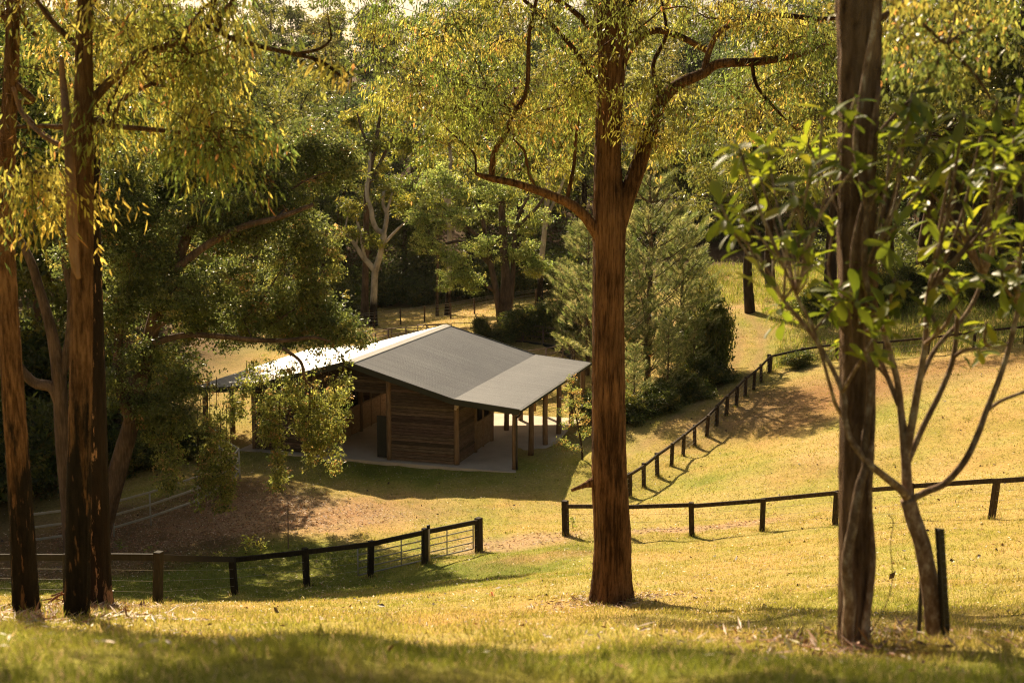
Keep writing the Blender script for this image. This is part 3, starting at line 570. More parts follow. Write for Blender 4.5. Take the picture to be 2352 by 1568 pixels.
# round yard behind the barn
cx, cy = -2.5, 75.6; Rr = 6.4
root = thing('round_yard', 'rusty steel rail round yard with a black rubber kickboard behind the barn', 'yard', (cx, cy, gz(cx, cy)[0])); zc = gz(cx, cy)[0]
for k in range(24):
    a0, a1 = k * math.pi / 12, (k + 1) * math.pi / 12 - .012; pa, pb = [np.array([Rr * math.cos(a), Rr * math.sin(a), 0]) for a in (a0, a1)]
    s = MB()
    for h in (.25, 1.05, 1.4, 1.75, 2.1): tube(s, [pa + (0, 0, h), pb + (0, 0, h)], [.026, .026], 8, 1, smooth=False)
    for p in (pa, pb): tube(s, [p, p + (0, 0, 2.1)], [.03, .03], 8, 1, smooth=False)
    e = s.build('panel', M['rust'], root, smooth=True)
    s = MB(); q = np.array([.985, .985, 1]); beam(s, pa * q + (0, 0, .62), pb * q + (0, 0, .62), .02, .8); s.build('kickboard', M['rubber'], e)
def frame_gate(u0, u1, v, vt, label):
    a, b = hit(u0, v), hit(u1, v); h = px_h(a, v - vt); root = thing('gate_frame', label, 'gate', a); s = MB(); d = b - a
    for t in (0, 1): tube(s, [d * t, d * t + (0, 0, h)], [.04, .04], 8, 1, smooth=False)
    tube(s, [(0, 0, h), d + (0, 0, h)], [.04, .04], 8, 1, smooth=False)
    s.build('frame', M['rust'], root, smooth=True); s = MB(); L = np.linalg.norm(d)
    for t in (0, 1): q = d * t + d / L * (.5 if t == 0 else -.5); tube(s, [d * t + (0, 0, h - .5), q + (0, 0, h)], [.025, .025], 6, 1, smooth=False)
    s.build('brace', M['rust'], root, smooth=True)
frame_gate(960, 1034, 795, 748, 'rusty overhead steel gate frame standing just beyond the barn ridge')
f2 = [hit(u, v) for u, v in ((820, 795), (900, 789), (985, 786))]; root = thing('pipe_fence', 'thin rusty pipe rail fence between the hanging tree and the barn roof', 'fence', f2[0]); 
for p in f2: s = MB(); tube(s, [p - f2[0], p - f2[0] + (0, 0, 1.05)], [.035, .035], 6, 1, smooth=False); s.build('post', M['rust'], root, smooth=True)
for h in (.6, 1.02): s = MB(); tube(s, [p - f2[0] + (0, 0, h) for p in f2], [.03] * 3, 6, 1, smooth=False); s.build('rail', M['rust'], root, smooth=True)
# post and wire fence at the edge of the wood
wf = [hit(u, v) for u, v in ((800, 760), (860, 754), (920, 747), (975, 741), (1035, 733), (1090, 722), (1150, 711), (1230, 700))]
root = thing('wire_fence', 'old post and wire fence along the dark edge of the wood behind the barn', 'fence', wf[0])
for k, p in enumerate(wf): s = MB(); tube(s, [p - wf[0] + (0, 0, -.1), p - wf[0] + (rng.normal(0, .04), 0, 1.25)], [.07, .06], 7, 1, smooth=False, rng=rng, rough=.06); s.build('post', M['bark_grey'], root)
wire_part([p - wf[0] for p in wf], (.3, .55, .8, 1.05, 1.2), root, .008)
# small things on the lawn
def stake(u, v, dv, r, name, label, cat, mat='blackmetal', lean=(0, 0), sides=6, knob=False):
    p = hit(u, v); h = px_h(p, dv); e = thing(name, label, cat, p); s = MB()
    if knob:      # star picket: three flanges with a row of holes left as nicks
        for a in (0, 2.09, 4.19):
            d = np.array([math.cos(a), math.sin(a), 0]) * r
            for q in range(14):
                z0, z1 = h * q / 14, h * (q + .95) / 14; box(s, d * .5 + np.array([lean[0], lean[1], 0]) * ((z0 + z1) / 2 / h) + (0, 0, (z0 + z1) / 2), d * .55, np.array([-d[1], d[0], 0]) * .14, np.array([lean[0] / 28, lean[1] / 28, (z1 - z0) / 2]))
        tube(s, [(0, 0, -.1), (lean[0], lean[1], h)], [r * .3, r * .3], 6, 1, smooth=False)
    else: tube(s, [(0, 0, -.1), (lean[0], lean[1], h)], [r, r], sides, 2, smooth=False)
    s.build('shaft', M[mat], e); return e, p, h
stake(2172, 1470, 265, .028, 'star_picket', 'black steel star picket leaning to the left beside the big leaved shrub', 'stake', lean=(-.075, 0), knob=True)
stake(2110, 1462, 170, .013, 'garden_stake', 'thin black garden stake on the left side of the shrub stem', 'stake')
stake(662, 1262, 100, .02, 'wire_stake', 'thin wire stake standing alone on the bare bank before the barn', 'stake', 'rust', lean=(.03, 0))
e, p, h = stake(258, 1384, 24, .03, 'water_pipe', 'short black water pipe riser right of the burnt trunks', 'pipe'); s = MB(); tube(s, [(0, 0, h), (0, 0, h + .05)], [.05, .05], 8, 1, smooth=False); s.build('cap', M['blackmetal'], e)
for u0, v0, u1, v1, r, lb in ((118, 1373, 168, 1380, .03, 'dead grey stick lying behind the middle trunk'), (112, 1392, 166, 1370, .022, 'pale forked stick lying between the two burnt trunks'), (98, 1384, 160, 1387, .02, 'thin brown stick on the orange bark heap'), (196, 1378, 242, 1371, .035, 'peeled pale branch lying against the black trunk')):
    a, b = hit(u0, v0), hit(u1, v1); b = np.array([px(u1 - u0, a[1]), rng.normal(0, .3), px(v0 - v1, a[1]) + .02]); e = thing('fallen_branch', lb, 'stick', a + np.array([0, 0, .06])); s = MB(); tube(s, [(0, 0, 0), b * .5 + (0, .03, .04), b], [r, r * .9, r * .5], 7, 4, rng=rng, rough=.05); tube(s, [b * .55 + (0, .03, .04), b * .7 + (.02, -.1, .12)], [r * .6, r * .3], 5, 1, smooth=False); s.build('wood', M['bark_pale'], e, smooth=True)
tufts(TUFTS, 90, .16, .14); tufts([hit(1405, 1386), hit(1957, 1481), hit(176, 1416), hit(60, 1408), hit(226, 1392)], 260, .12, .3); tag_grass()
# ------------------------------------------------------------------ trees
def poly(pts, Y, dY=0.0):
    P, R = [], []
    for q in pts:
        y = Y + dY + (q[3] if len(q) > 3 else 0); P.append(at(q[0], q[1], y)); R.append(px(q[2], y))
    return np.array(P), np.array(R)
def inpoly(u, v, pg):
    c = False; n = len(pg)
    for i in range(n):
        x1, y1 = pg[i]; x2, y2 = pg[i - 1]
        if (y1 > v) != (y2 > v) and u < (x2 - x1) * (v - y1) / (y2 - y1) + x1: c = not c
    return c
def scatter_poly(rng, pg, n):
    pg = np.array(pg, float); lo, hi = pg.min(0), pg.max(0); o = []
    while len(o) < n:
        u, v = rng.uniform(lo, hi)
        if inpoly(u, v, pg): o.append((u, v))
    return o
GOLDLEAF = [(.135, .13, .028), (.18, .155, .035), (.085, .10, .022), (.045, .062, .016), (.22, .13, .03)]
GW = [.28, .16, .34, .22, .0]
TW = {}
def hanging(mb, rng, pts, n_leaf, L, pal, wts, aspect=.2, n_twig=8, reach=.5, twigs=None, spread=.05):
    """leafy pendulous twigs fanning out of each clump centre; leaves sit in bunches along the twig and droop"""
    pts = np.asarray(pts); m = len(pts); keep = rng.uniform(.55, 1.35, m); nt = np.maximum(3, (n_twig * keep).astype(int)); idx = np.repeat(np.arange(m), nt); k = len(idx)
    d = unit(rng.normal(0, 1, (k, 3)) * np.array([1, 1, .55]) + np.array([0, 0, -.12])); ln = reach * rng.uniform(.45, 1.25, k); drop = rng.uniform(.05, .5, k)
    p0 = pts[idx] + rng.normal(0, .06, (k, 3))
    def along(t, q): return p0[q] + d[q] * (ln[q] * t)[:, None] + np.stack([t * 0, t * 0, -drop[q] * ln[q] * t * t], 1)
    if twigs is not None:
        for q in range(k):
            tt = np.linspace(0, 1, 4); tube(twigs, along(tt, np.full(4, q)), np.linspace(.0055, .002, 4), 3, 1, smooth=False)
    nl = np.maximum(4, (n_leaf * ln / reach).astype(int)); q = np.repeat(np.arange(k), nl); n = len(q); t = rng.beta(1.7, 1.0, n); t = np.round(t * 5) / 5 * .6 + t * .4
    P = along(t, q) + rng.normal(0, spread, (n, 3)); A = d[q] * .35 + rng.normal(0, .38, (n, 3)) + np.array([0, 0, -1.0]); c = palette(rng, m, pal, wts, .14)[idx][q] * (1 + rng.normal(0, .22, (n, 1))); 
    odd = rng.uniform(0, 1, n) < .018; c[odd] = np.array([.22, .11, .04]); w = L * rng.gamma(9, 1 / 9, n).clip(.45, 1.7); leafset(mb, P, A, rng.normal(0, 1, (n, 3)), w, L * aspect * rng.uniform(.75, 1.2, n), np.clip(c, .01, .9), 'l', bend=.22)

def roots(s, rng, base, r, n, reach):
    for k in range(n):
        a = k * 6.28 / n + rng.uniform(-.3, .3); d = np.array([math.cos(a), math.sin(a), 0]); L = reach * rng.uniform(.7, 1.2); e = d * L; e2 = base + e; zg = gz(e2[0], e2[1])[0] - base[2]
        m = base + d * L * .55; zm = gz(m[0], m[1])[0] - base[2]; tube(s, [d * r * .55 + (0, 0, .55 * r / .3), d * r * .95 + (0, 0, .12), d * L * .55 + (0, 0, zm + .015), e + (0, 0, zg - .05)], [r * .36, r * .34, r * .2, r * .06], 9, 4, rng=rng, lobes=.1, fiber=.04)

# --- the big red brown eucalypt in the middle
rng = np.random.default_rng(101); Yt = hit(1405, 1386)[1]; base = hit(1405, 1386)
tr = thing('eucalyptus_tree', 'tall red brown barked eucalypt standing in the sunlit lawn in front of the barn', 'tree', base)
s = MB(); P, R = poly([(1405, 1405, 62), (1404, 1385, 56), (1404, 1350, 49), (1405, 1303, 44), (1406, 1230, 42), (1400, 1120, 40.5), (1398, 1034, 39), (1397, 900, 37), (1397, 783, 36), (1397, 690, 35), (1398, 600, 36), (1399, 520, 37), (1397, 430, 33), (1396, 350, 29.5), (1400, 250, 29), (1404, 180, 29), (1406, 100, 33), (1405, 0, 38), (1408, -160, 34), (1415, -420, 28), (1420, -760, 20), (1430, -1200, 10)], Yt)
tube(s, P - base, R, 48, 7, rng=rng, lobes=.035, fiber=.045, rough=.012); trunkP, trunkR = P, R
limbs = [[(1415, 520, 24), (1438, 455, 21), (1456, 410, 19.5), (1476, 350, 18.5), (1501, 280, 17.5), (1516, 235, 16), (1556, 196, 13.5), (1616, 168, 11.5), (1651, 147, 10.5), (1726, 143, 9.5), (1790, 135, 8), (1850, 122, 6), (1905, 100, 4)],
         [(1400, 590, 18), (1384, 552, 16), (1366, 528, 14), (1341, 494, 12), (1301, 464, 11), (1241, 440, 9.5), (1180, 420, 8.5), (1128, 410, 8), (1093, 399, 4)],
         [(1128, 411, 7.5), (1136, 350, 7), (1163, 305, 6.5), (1178, 262, 6), (1210, 205, 5.5), (1216, 75, 4.5), (1240, -30, 4)],
         [(1415, 215, 11), (1441, 122, 9), (1496, 72, 8), (1556, 82, 7.5), (1626, 118, 7)], [(1616, 168, 8), (1630, 115, 7), (1656, 70, 7), (1731, 40, 6.5), (1800, 36, 6), (1880, 44, 5), (1960, 40, 3.5)],
         [(1301, 464, 5), (1318, 380, 4), (1325, 300, 3.5), (1345, 230, 3), (1395, 165, 3)], [(1241, 440, 4.5), (1215, 400, 4), (1205, 350, 3), (1180, 320, 2)], [(1392, 230, 7), (1330, 130, 6), (1270, 60, 5), (1180, -20, 4)], [(1400, 120, 8), (1310, 20, 6), (1150, -60, 5), (980, -90, 3)],
         [(1360, 1108, 13), (1348, 1112, 8), (1335, 1117, 5.5), (1312, 1126, 3.5)], [(1420, 60, 9), (1500, -60, 7), (1620, -140, 6), (1780, -180, 4)], [(1516, 235, 6), (1500, 150, 5), (1530, 80, 4), (1520, 0, 3)], [(1726, 143, 5), (1740, 200, 4), (1790, 260, 3), (1830, 300, 2)]]
lim_nodes = []; lim_rad = []
for k, l in enumerate(limbs):
    dy = [0, -.3, -.5, .3, .5, .2, -.2, .6, -.8, -.1, 0, .4, -.3][k]; P, R = poly([(a, b, c, dy * i / len(l)) for i, (a, b, c) in enumerate(l)], Yt); tube(s, P - base, R, 16 if k < 2 else 10, 5, rng=rng, lobes=.05, fiber=.03)
    if k != 9: lim_nodes += list(P[len(P) // 3:]); lim_rad += list(R[len(P) // 3:])
cr = MB(); pts = []
pgL = [(805, -40), (815, 60), (850, 130), (880, 210), (915, 300), (935, 400), (985, 380), (1010, 300), (1070, 330), (1150, 410), (1240, 430), (1330, 360), (1375, 300), (1380, -60)]
pgR = [(1430, -60), (1430, 300), (1500, 380), (1560, 300), (1650, 330), (1740, 300), (1860, 380), (1930, 250), (1930, -60)]
for pg, n in ((pgL, 104), (pgR, 62)):
    for u, v in scatter_poly(rng, pg, n): pts.append(at(u, v, Yt + rng.uniform(-1.6, 3.2)))
for u, v in scatter_poly(rng, [(760, -500), (760, -60), (1960, -60), (1960, -500)], 90): pts.append(at(u, v, Yt + rng.uniform(-4, 4)))
for u, v in scatter_poly(rng, [(330, -1400), (330, -950), (560, -950), (560, -1400)], 40): pts.append(at(u, v, Yt + rng.uniform(-1.5, 1.5)))  # unseen high clumps, added to throw shade on the foreground grass
lim_nodes += list(trunkP[13:]); lim_rad += list(trunkR[13:])
pts = np.array(pts); branches(s, rng, np.array(lim_nodes) - base, lim_rad, pts - base, rtip=.0055, sides=5, up=.6, start=0)
hanging(cr, rng, pts - base, 25, .08, GOLDLEAF, GW, aspect=.27, n_twig=12, reach=.56, twigs=s)
roots(s, rng, base, .24, 6, .5); s.build('trunk', M['bark_red'], tr, smooth=True); cr.build('crown', M['leaf'], tr)

# --- burnt trunks on the left
def left_tree(seed, u, v, label, trunk, limbs, mat, polys, leafn, Lf, sub_n=7):
    rng = np.random.default_rng(seed); base = hit(u, v); Y = base[1]; tr = thing('eucalyptus_tree', label, 'tree', base); s = MB()
    P, R = poly(trunk, Y); R = R * .88; tube(s, P - base, R, 36, 7, rng=rng, lobes=.05, fiber=.05, rough=.015); nodes, rad = list(P[len(P) // 2:]), list(R[len(P) // 2:])
    for l in limbs: LP, LR = poly(l, Y); tube(s, LP - base, LR, 12, 5, rng=rng, lobes=.06, fiber=.03); nodes += list(LP[1:]); rad += list(LR[1:])
    if polys:
        pts = []
        for pg, n, d0, d1 in polys: pts += [at(a, b, Y + rng.uniform(d0, d1)) for a, b in scatter_poly(rng, pg, n)]
        pts = np.array(pts); branches(s, rng, np.array(nodes) - base, rad, pts - base, rtip=.005, up=.4, start=0)
        cr = MB(); hanging(cr, rng, pts - base, leafn, Lf, GOLDLEAF, GW, aspect=.22, n_twig=sub_n + 2, reach=.46, twigs=s, spread=.07)
        if seed == 202: hanging(cr, rng, pts[-190:] - base, 24, .17, GOLDLEAF, GW, aspect=.3, n_twig=9, reach=.6);  cr.build('crown', M['leaf'], tr)  # larger leaves added on the unseen top clumps to deepen the foreground shade
    s.build('trunk', M[mat], tr, smooth=True); return tr, base
left_tree(201, 60, 1408, 'left most burnt trunk, orange brown above and charred below, at the photo edge', [(62, 1425, 40), (60, 1400, 36), (56, 1340, 34), (52, 1250, 33), (47, 1150, 31), (37, 1000, 29), (27, 850, 27), (18, 700, 25), (12, 560, 24), (14, 420, 22), (20, 280, 19), (28, 120, 17), (30, 0, 15), (34, -200, 13), (30, -500, 9), (35, -900, 5)],
    [[(30, 190, 8), (75, 230, 7), (40, 240, 6), (90, 300, 6), (140, 335, 5)], [(12, 330, 8), (-40, 250, 6), (-90, 160, 4)], [(28, 60, 8), (-10, 20, 6), (-80, -40, 4)], [(30, 0, 8), (60, 55, 7), (85, 85, 4)]], 'bark_char',
    [([(-60, 150), (-60, 440), (10, 460), (60, 420), (40, 200)], 16, -1, .5), ([(-80, -400), (-80, 60), (60, 60), (80, -400)], 34, -2, 2)], 24, .088, 5)
t2, b2 = left_tree(202, 176, 1416, 'middle burnt trunk with thick orange bark and a charred foot beside a pale peeled stem', [(176, 1432, 38), (176, 1412, 34), (178, 1330, 33), (180, 1200, 32), (182, 1050, 30.5), (185, 900, 29), (187, 700, 28), (190, 500, 26.5), (190, 380, 26), (192, 240, 24), (193, 100, 21), (196, 0, 19), (198, -250, 16), (205, -600, 11), (210, -1000, 5)],
    [[(200, 290, 7), (225, 275, 6.5), (262, 290, 6), (330, 296, 5.5), (420, 306, 4.5), (490, 322, 3.5), (545, 340, 2)], [(252, 292, 5), (275, 240, 5), (300, 215, 4.5), (360, 190, 3.5), (420, 172, 2)], [(196, 285, 6), (140, 292, 6), (100, 290, 5), (40, 292, 4)],
     [(205, 240, 11), (250, 190, 10), (320, 135, 9.5), (345, 120, 9), (420, 92, 7.5), (470, 60, 6.5), (520, 20, 5), (560, -30, 4)], [(196, 20, 8), (270, -60, 7), (380, -120, 5), (480, -160, 3)], [(192, 120, 7), (120, 50, 6), (70, -20, 4)], [(320, 135, 5), (345, 190, 4), (400, 200, 3)]], 'bark_char',
    [([(75, -40), (80, 200), (160, 220), (240, 310), (340, 230), (430, 150), (540, 170), (560, 60), (470, -40)], 46, -.6, 2.2), ([(430, 210), (420, 300), (500, 350), (565, 335), (560, 240)], 14, -.8, .6), ([(60, 380), (60, 440), (170, 480), (170, 400)], 6, -.6, .6), ([(40, -500), (40, -40), (560, -40), (560, -500)], 60, -3, 3), ([(-200, -1350), (-200, -850), (700, -850), (700, -1350)], 190, -1.5, 1.5)], 26, .086, 7)  # last polygon: out-of-view clumps added overhead to shade the near grass
# the pale peeled stem leaning on the middle trunk belongs to it
s = MB(); rng = np.random.default_rng(9); P, R = poly([(181, 640, 5, -.3), (172, 600, 10, -.3), (166, 520, 13, -.3), (163, 430, 12, -.3), (158, 330, 11, -.25), (152, 260, 10, -.2), (146, 200, 8, 0), (140, 130, 5, 0)], b2[1]); tube(s, P - b2, R, 16, 6, rng=rng, lobes=.1, fiber=.06)
P, R = poly([(160, 345, 6, -.2), (120, 325, 5.5, -.2), (90, 305, 5, -.2), (50, 260, 4.5), (30, 200, 4)], b2[1]); tube(s, P - b2, R, 8, 5, rng=rng, lobes=.1); s.build('peeled_stem', M['bark_pale'], t2, smooth=True)
t3, b3 = left_tree(203, 226, 1392, 'black charred trunk with pale peeling patches behind the middle burnt trunk', [(228, 1405, 46), (226, 1388, 42), (224, 1330, 36), (222, 1200, 34), (219, 1050, 33), (217, 900, 30), (214, 700, 26), (212, 500, 21), (214, 380, 18), (214, 300, 13), (220, 250, 8)],
    [[(213, 315, 10), (222, 285, 9), (234, 255, 6.5), (243, 225, 3)], [(214, 340, 8), (228, 333, 6), (250, 332, 5), (268, 334, 2.5)]], 'bark_black', None, 0, 0)
# long bare branch reaching across the sky from the left tree group
s = MB(); base = t2.location; bb = np.array(base); lb = []
for l in ([(500, 30, 6), (518, 80, 6), (560, 95, 6), (610, 110, 5.5), (680, 125, 5), (735, 140, 4.5), (770, 165, 4), (800, 188, 2.5)], [(675, 124, 4.5), (715, 118, 4), (742, 108, 3.5), (760, 88, 3), (756, 55, 2.2), (752, 30, 1.5)], [(518, 80, 5), (490, 66, 5), (470, 60, 5)], [(720, 135, 2), (745, 175, 1.6), (760, 200, 1)]):
    P, R = poly([(a, b, c, -.6) for a, b, c in l], b2[1]); tube(s, P - bb, R, 8, 5, rng=rng, lobes=.08)
cr = MB(); hanging(cr, rng, np.array([at(u, v, b2[1] - .6) for u, v in ((775, 165), (800, 185), (785, 175), (690, 128), (640, 118), (760, 150), (655, 120))]) - bb, 5, .125, GOLDLEAF, GW, aspect=.22, n_twig=3, reach=.2, twigs=s); cr.build('twig_foliage', M['leaf'], t2); s.build('bare_branch', M['bark_red'], t2, smooth=True)

# --- right hand trunk with the lichen covered climbing stem
rng = np.random.default_rng(301); base = hit(1957, 1481); Yr = base[1]; tr = thing('vine_clad_tree', 'brown trunk wrapped by a climbing stem behind the big leaved shrub', 'tree', base)
s = MB(); P, R = poly([(1957, 1500, 42), (1958, 1478, 39), (1960, 1400, 37), (1963, 1200, 37), (1966, 1000, 38), (1968, 850, 39), (1968, 700, 42), (1966, 550, 42), (1968, 400, 38), (1972, 250, 42), (1973, 100, 45), (1972, 0, 47), (1975, -200, 44), (1980, -600, 34), (1985, -1100, 20)], Yr)
tube(s, P - base, R, 40, 7, rng=rng, lobes=.07, fiber=.1, rough=.02); nodes, rad = list(P[7:]), list(R[7:])
for l in ([(1990, 60, 9), (2060, 20, 7), (2140, -40, 5), (2240, -120, 3)], [(2000, 330, 6), (2060, 260, 5), (2120, 200, 4), (2180, 90, 3), (2200, 0, 2)], [(1985, -100, 10), (2090, -200, 7), (2220, -280, 5)], [(2100, 40, 4), (2180, 110, 4), (2260, 200, 3), (2300, 300, 2)]): LP, LR = poly(l, Yr, 1.0); tube(s, LP - base, LR, 8, 5, rng=rng); nodes += list(LP); rad += list(LR)
pts = np.array([at(u, v, Yr + rng.uniform(.5, 3.5)) for u, v in scatter_poly(rng, [(2000, -60), (2040, 170), (2140, 220), (2260, 120), (2400, 60), (2400, -60)], 34)] + [at(u, v, Yr + rng.uniform(-1, .6)) for u, v in scatter_poly(rng, [(1750, -1050), (1750, -600), (2400, -600), (2400, -1050)], 14)])
branches(s, rng, np.array(nodes) - base, rad, pts - base, rtip=.003, start=0, up=.6); s.build('trunk', M['bark_vine'], tr, smooth=True)
cr = MB(); hanging(cr, rng, pts - base, 16, .052, [(.10, .10, .022), (.06, .075, .018), (.14, .12, .028), (.04, .05, .015)], None, aspect=.42, n_twig=9, reach=.36); cr.build('crown', M['leaf'], tr)
s = MB()
for l, dy in (([(1948, 1490, 17), (1947, 1440, 16), (1952, 1380, 17), (1945, 1320, 15), (1947, 1270, 14), (1958, 1210, 13), (1968, 1150, 13), (1976, 1110, 12), (1988, 1070, 10), (1986, 1020, 10), (1994, 950, 9), (1998, 870, 9), (1990, 780, 8), (1996, 700, 8), (1985, 600, 7), (1990, 480, 7), (1975, 400, 7), (1965, 330, 7), (1975, 250, 7), (1990, 150, 7), (2008, 60, 7), (2015, -20, 6)], -.21), ([(1990, 1490, 13), (1986, 1440, 12), (1996, 1370, 10), (2006, 1290, 7), (2004, 1220, 5), (1998, 1150, 5), (2000, 1060, 6), (2006, 960, 6), (2004, 850, 5)], -.08), ([(2020, 200, 5), (2000, 330, 5), (1994, 420, 4), (1960, 560, 4), (1955, 700, 4)], -.2)):
    P, R = poly([(a, b, c, dy) for a, b, c in l], Yr); tube(s, P - base, R, 12, 6, rng=rng, lobes=.1, fiber=.05)
s.build('climbing_stem', M['bark_mottled'], tr, smooth=True)
s = MB(); P, R = poly([(2000, 1450, 1.4), (2030, 1400, 1.2), (2050, 1330, 1.2), (2045, 1250, 1.2), (2052, 1200, 1.2), (2040, 1180, 1)], Yr); tube(s, P - base, R, 5, 6); s.build('thin_vine', M['bark_dark'], tr, smooth=True)

# --- big leaved shrub
rng = np.random.default_rng(302); base = hit(2147, 1468); Ys = base[1]; tr = thing('big_leaved_shrub', 'many stemmed shrub with rosettes of large glossy leaves nearest the viewer', 'shrub', base)
s = MB(); hubs = []
stemdef = [([(2147, 1490, 24), (2147, 1465, 22), (2143, 1400, 21), (2132, 1320, 20), (2118, 1250, 19), (2098, 1190, 18.5), (2085, 1145, 18)], 0), ([(2085, 1145, 13), (2070, 1125, 12), (2040, 1100, 11), (2005, 1072, 10), (1980, 1045, 9.5), (1955, 1010, 9), (1940, 960, 8), (1935, 900, 7.5), (1880, 790, 6), (1800, 690, 5)], -.25), ([(1940, 960, 7), (1920, 930, 6), (1905, 880, 5), (1870, 760, 4.5), (1830, 680, 4)], -.3),
    ([(2085, 1145, 15), (2082, 1080, 14), (2078, 1020, 13), (2070, 950, 10), (2060, 870, 9), (2030, 760, 7), (1990, 640, 5)], 0), ([(2080, 1050, 12), (2095, 970, 11), (2110, 880, 10), (2125, 790, 8), (2130, 680, 6.5)], -.15), ([(2085, 1060, 9), (2120, 980, 8.5), (2160, 900, 8), (2190, 820, 7.5), (2200, 720, 6)], .1), ([(2095, 1145, 11), (2130, 1128, 10.5), (2170, 1110, 10), (2215, 1060, 9.5), (2245, 1000, 9), (2265, 945, 8.5), (2295, 870, 8), (2320, 790, 7), (2340, 700, 6)], -.2),
    ([(2065, 930, 8), (2040, 870, 7), (2010, 800, 6), (1975, 740, 5), (1930, 700, 5)], .2), ([(2110, 880, 7), (2150, 800, 6.5), (2220, 720, 6), (2260, 640, 5)], .25), ([(1940, 960, 6), (1965, 860, 5), (1970, 760, 4.5)], -.1), ([(2265, 945, 6), (2300, 920, 5), (2370, 890, 5), (2420, 840, 4)], -.2)]
for k_, (l, dy) in enumerate(stemdef): P, R = poly([(a, b, c * (.82 if k_ else 1), dy * min(1, i / 3)) for i, (a, b, c) in enumerate(l)], Ys); tube(s, P - base, R, 12, 6, rng=rng, lobes=.07, rough=.02); hubs += [(p, r) for p, r in zip(P[-4:], R[-4:])]
ros = [(1690, 330), (1760, 335), (1655, 470), (1745, 405), (1700, 510), (1780, 560), (1850, 320), (1890, 250), (1860, 420), (1965, 225), (1975, 300), (1945, 370), (2045, 290), (2095, 215), (2075, 370), (2140, 300), (2170, 370), (2215, 255), (2255, 310), (2290, 230), (2345, 215), (2330, 320), (2235, 400), (2110, 440), (2020, 430), (1960, 470), (2290, 420), (2355, 400), (1915, 520), (2060, 520), (2150, 500), (2215, 520), (2285, 520), (2350, 520), (1825, 540), (1790, 700), (1865, 610), (1985, 600), (2055, 640), (2140, 620), (2210, 640), (2300, 620), (2360, 640), (1745, 620), (2265, 740), (2040, 690), (1970, 690), (2400, 300), (2410, 480), (2130, 710), (1900, 690)]
ros += [(a + rng.uniform(-60, 60), b + rng.uniform(-20, 90)) for a, b in ros[::2]]
lf = MB(); HP = np.array([h[0] for h in hubs]); HRd = np.array([h[1] for h in hubs])
for k, (u, v) in enumerate(ros):
    p = at(u, v, Ys + rng.uniform(-.75, .55)); d = p - HP; L = np.linalg.norm(d, axis=1); cost = L + 2.5 * np.clip(.45 - d[:, 2] / L, 0, 2) * L + .25 * np.abs(L - .7); h = int(np.argmin(cost + rng.uniform(0, .08, len(L))))
    mid = HP[h] * .5 + p * .5 + np.array([0, 0, .02]) + (rng.normal(0, .04, 3)); mid[:2] = mid[:2] * .6 + p[:2] * .4 * 1.0 if False else mid[:2]
    r0 = min(HRd[h] * .8, .014); tube(s, np.array([HP[h], mid, p]) - base, [r0, r0 * .85, .0075], 8, 6, rng=rng, lobes=.08)
    ax = unit((p - mid) + np.array([0, 0, .25])); n = int(rng.integers(9, 18)); a = np.arange(n) * 2.4 + rng.uniform(0, 6); sx = unit(np.cross(ax, [0.2, 1, .1])); sy = np.cross(ax, sx); el = rng.uniform(-.7, 1.1, n)
    out = np.cos(a)[:, None] * sx + np.sin(a)[:, None] * sy; A = unit(out * np.cos(el)[:, None] + ax * np.sin(el)[:, None]); Nn = ax * np.cos(el)[:, None] - out * np.sin(el)[:, None]
    pos = (p - base) - ax * (rng.uniform(0, 1, n) ** 2 * .16)[:, None]; Ll = np.clip(rng.normal(.122, .038, n), .045, .2); col = palette(rng, n, [(.115, .15, .027), (.085, .115, .023), (.17, .19, .035), (.055, .08, .018)], [.36, .32, .16, .16], .12)
    leafset(lf, pos, A, Nn + rng.normal(0, .25, (n, 3)), Ll, Ll * .33, col, 'o', bend=-.2)
s.build('stems', M['bark_mottled'], tr, smooth=True); lf.build('foliage', M['leaf_glossy'], tr, smooth=True)

# --- the broad dark tree hung with creepers in front of the barn's left half
rng = np.random.default_rng(401); base = hit(185, 1292); Yb = base[1]; tr = thing('spreading_tree', 'broad dark green tree draped with creepers hanging in front of the barn roof', 'tree', base)
s = MB(); nodes, rad = [], []
for l, dy in (([(172, 1300, 24), (165, 1240, 20), (158, 1150, 19), (148, 1050, 18), (140, 950, 17), (135, 860, 17), (118, 760, 13), (95, 680, 11), (70, 600, 10), (40, 540, 8)], 0), ([(140, 930, 14), (120, 890, 13), (80, 880, 11), (50, 850, 10), (20, 800, 8)], -.5), ([(138, 870, 12), (160, 780, 11), (165, 680, 10), (150, 600, 9), (140, 480, 7)], .5),
              ([(212, 1300, 30), (228, 1230, 24), (250, 1150, 22), (275, 1060, 21), (300, 970, 19), (318, 880, 18), (340, 790, 17), (365, 700, 16), (400, 620, 14), (430, 540, 11), (470, 460, 8)], .4), ([(300, 970, 13), (270, 860, 11), (280, 740, 10), (310, 620, 8), (330, 520, 6)], 1.2), ([(345, 790, 9), (420, 770, 7), (500, 772, 6), (580, 780, 5.5), (650, 782, 5), (720, 775, 4), (760, 785, 2)], 1), ([(400, 620, 10), (480, 560, 9), (560, 520, 8), (640, 500, 6), (720, 470, 4)], 1.5), ([(650, 800, 4), (690, 830, 4), (700, 870, 3), (720, 890, 2)], 1)):
    P, R = poly([(a, b, c, dy * i / 4) for i, (a, b, c) in enumerate(l)], Yb); tube(s, P - base, R, 14, 5, rng=rng, lobes=.12, fiber=.06); nodes += list(P[3:]); rad += list(R[3:])
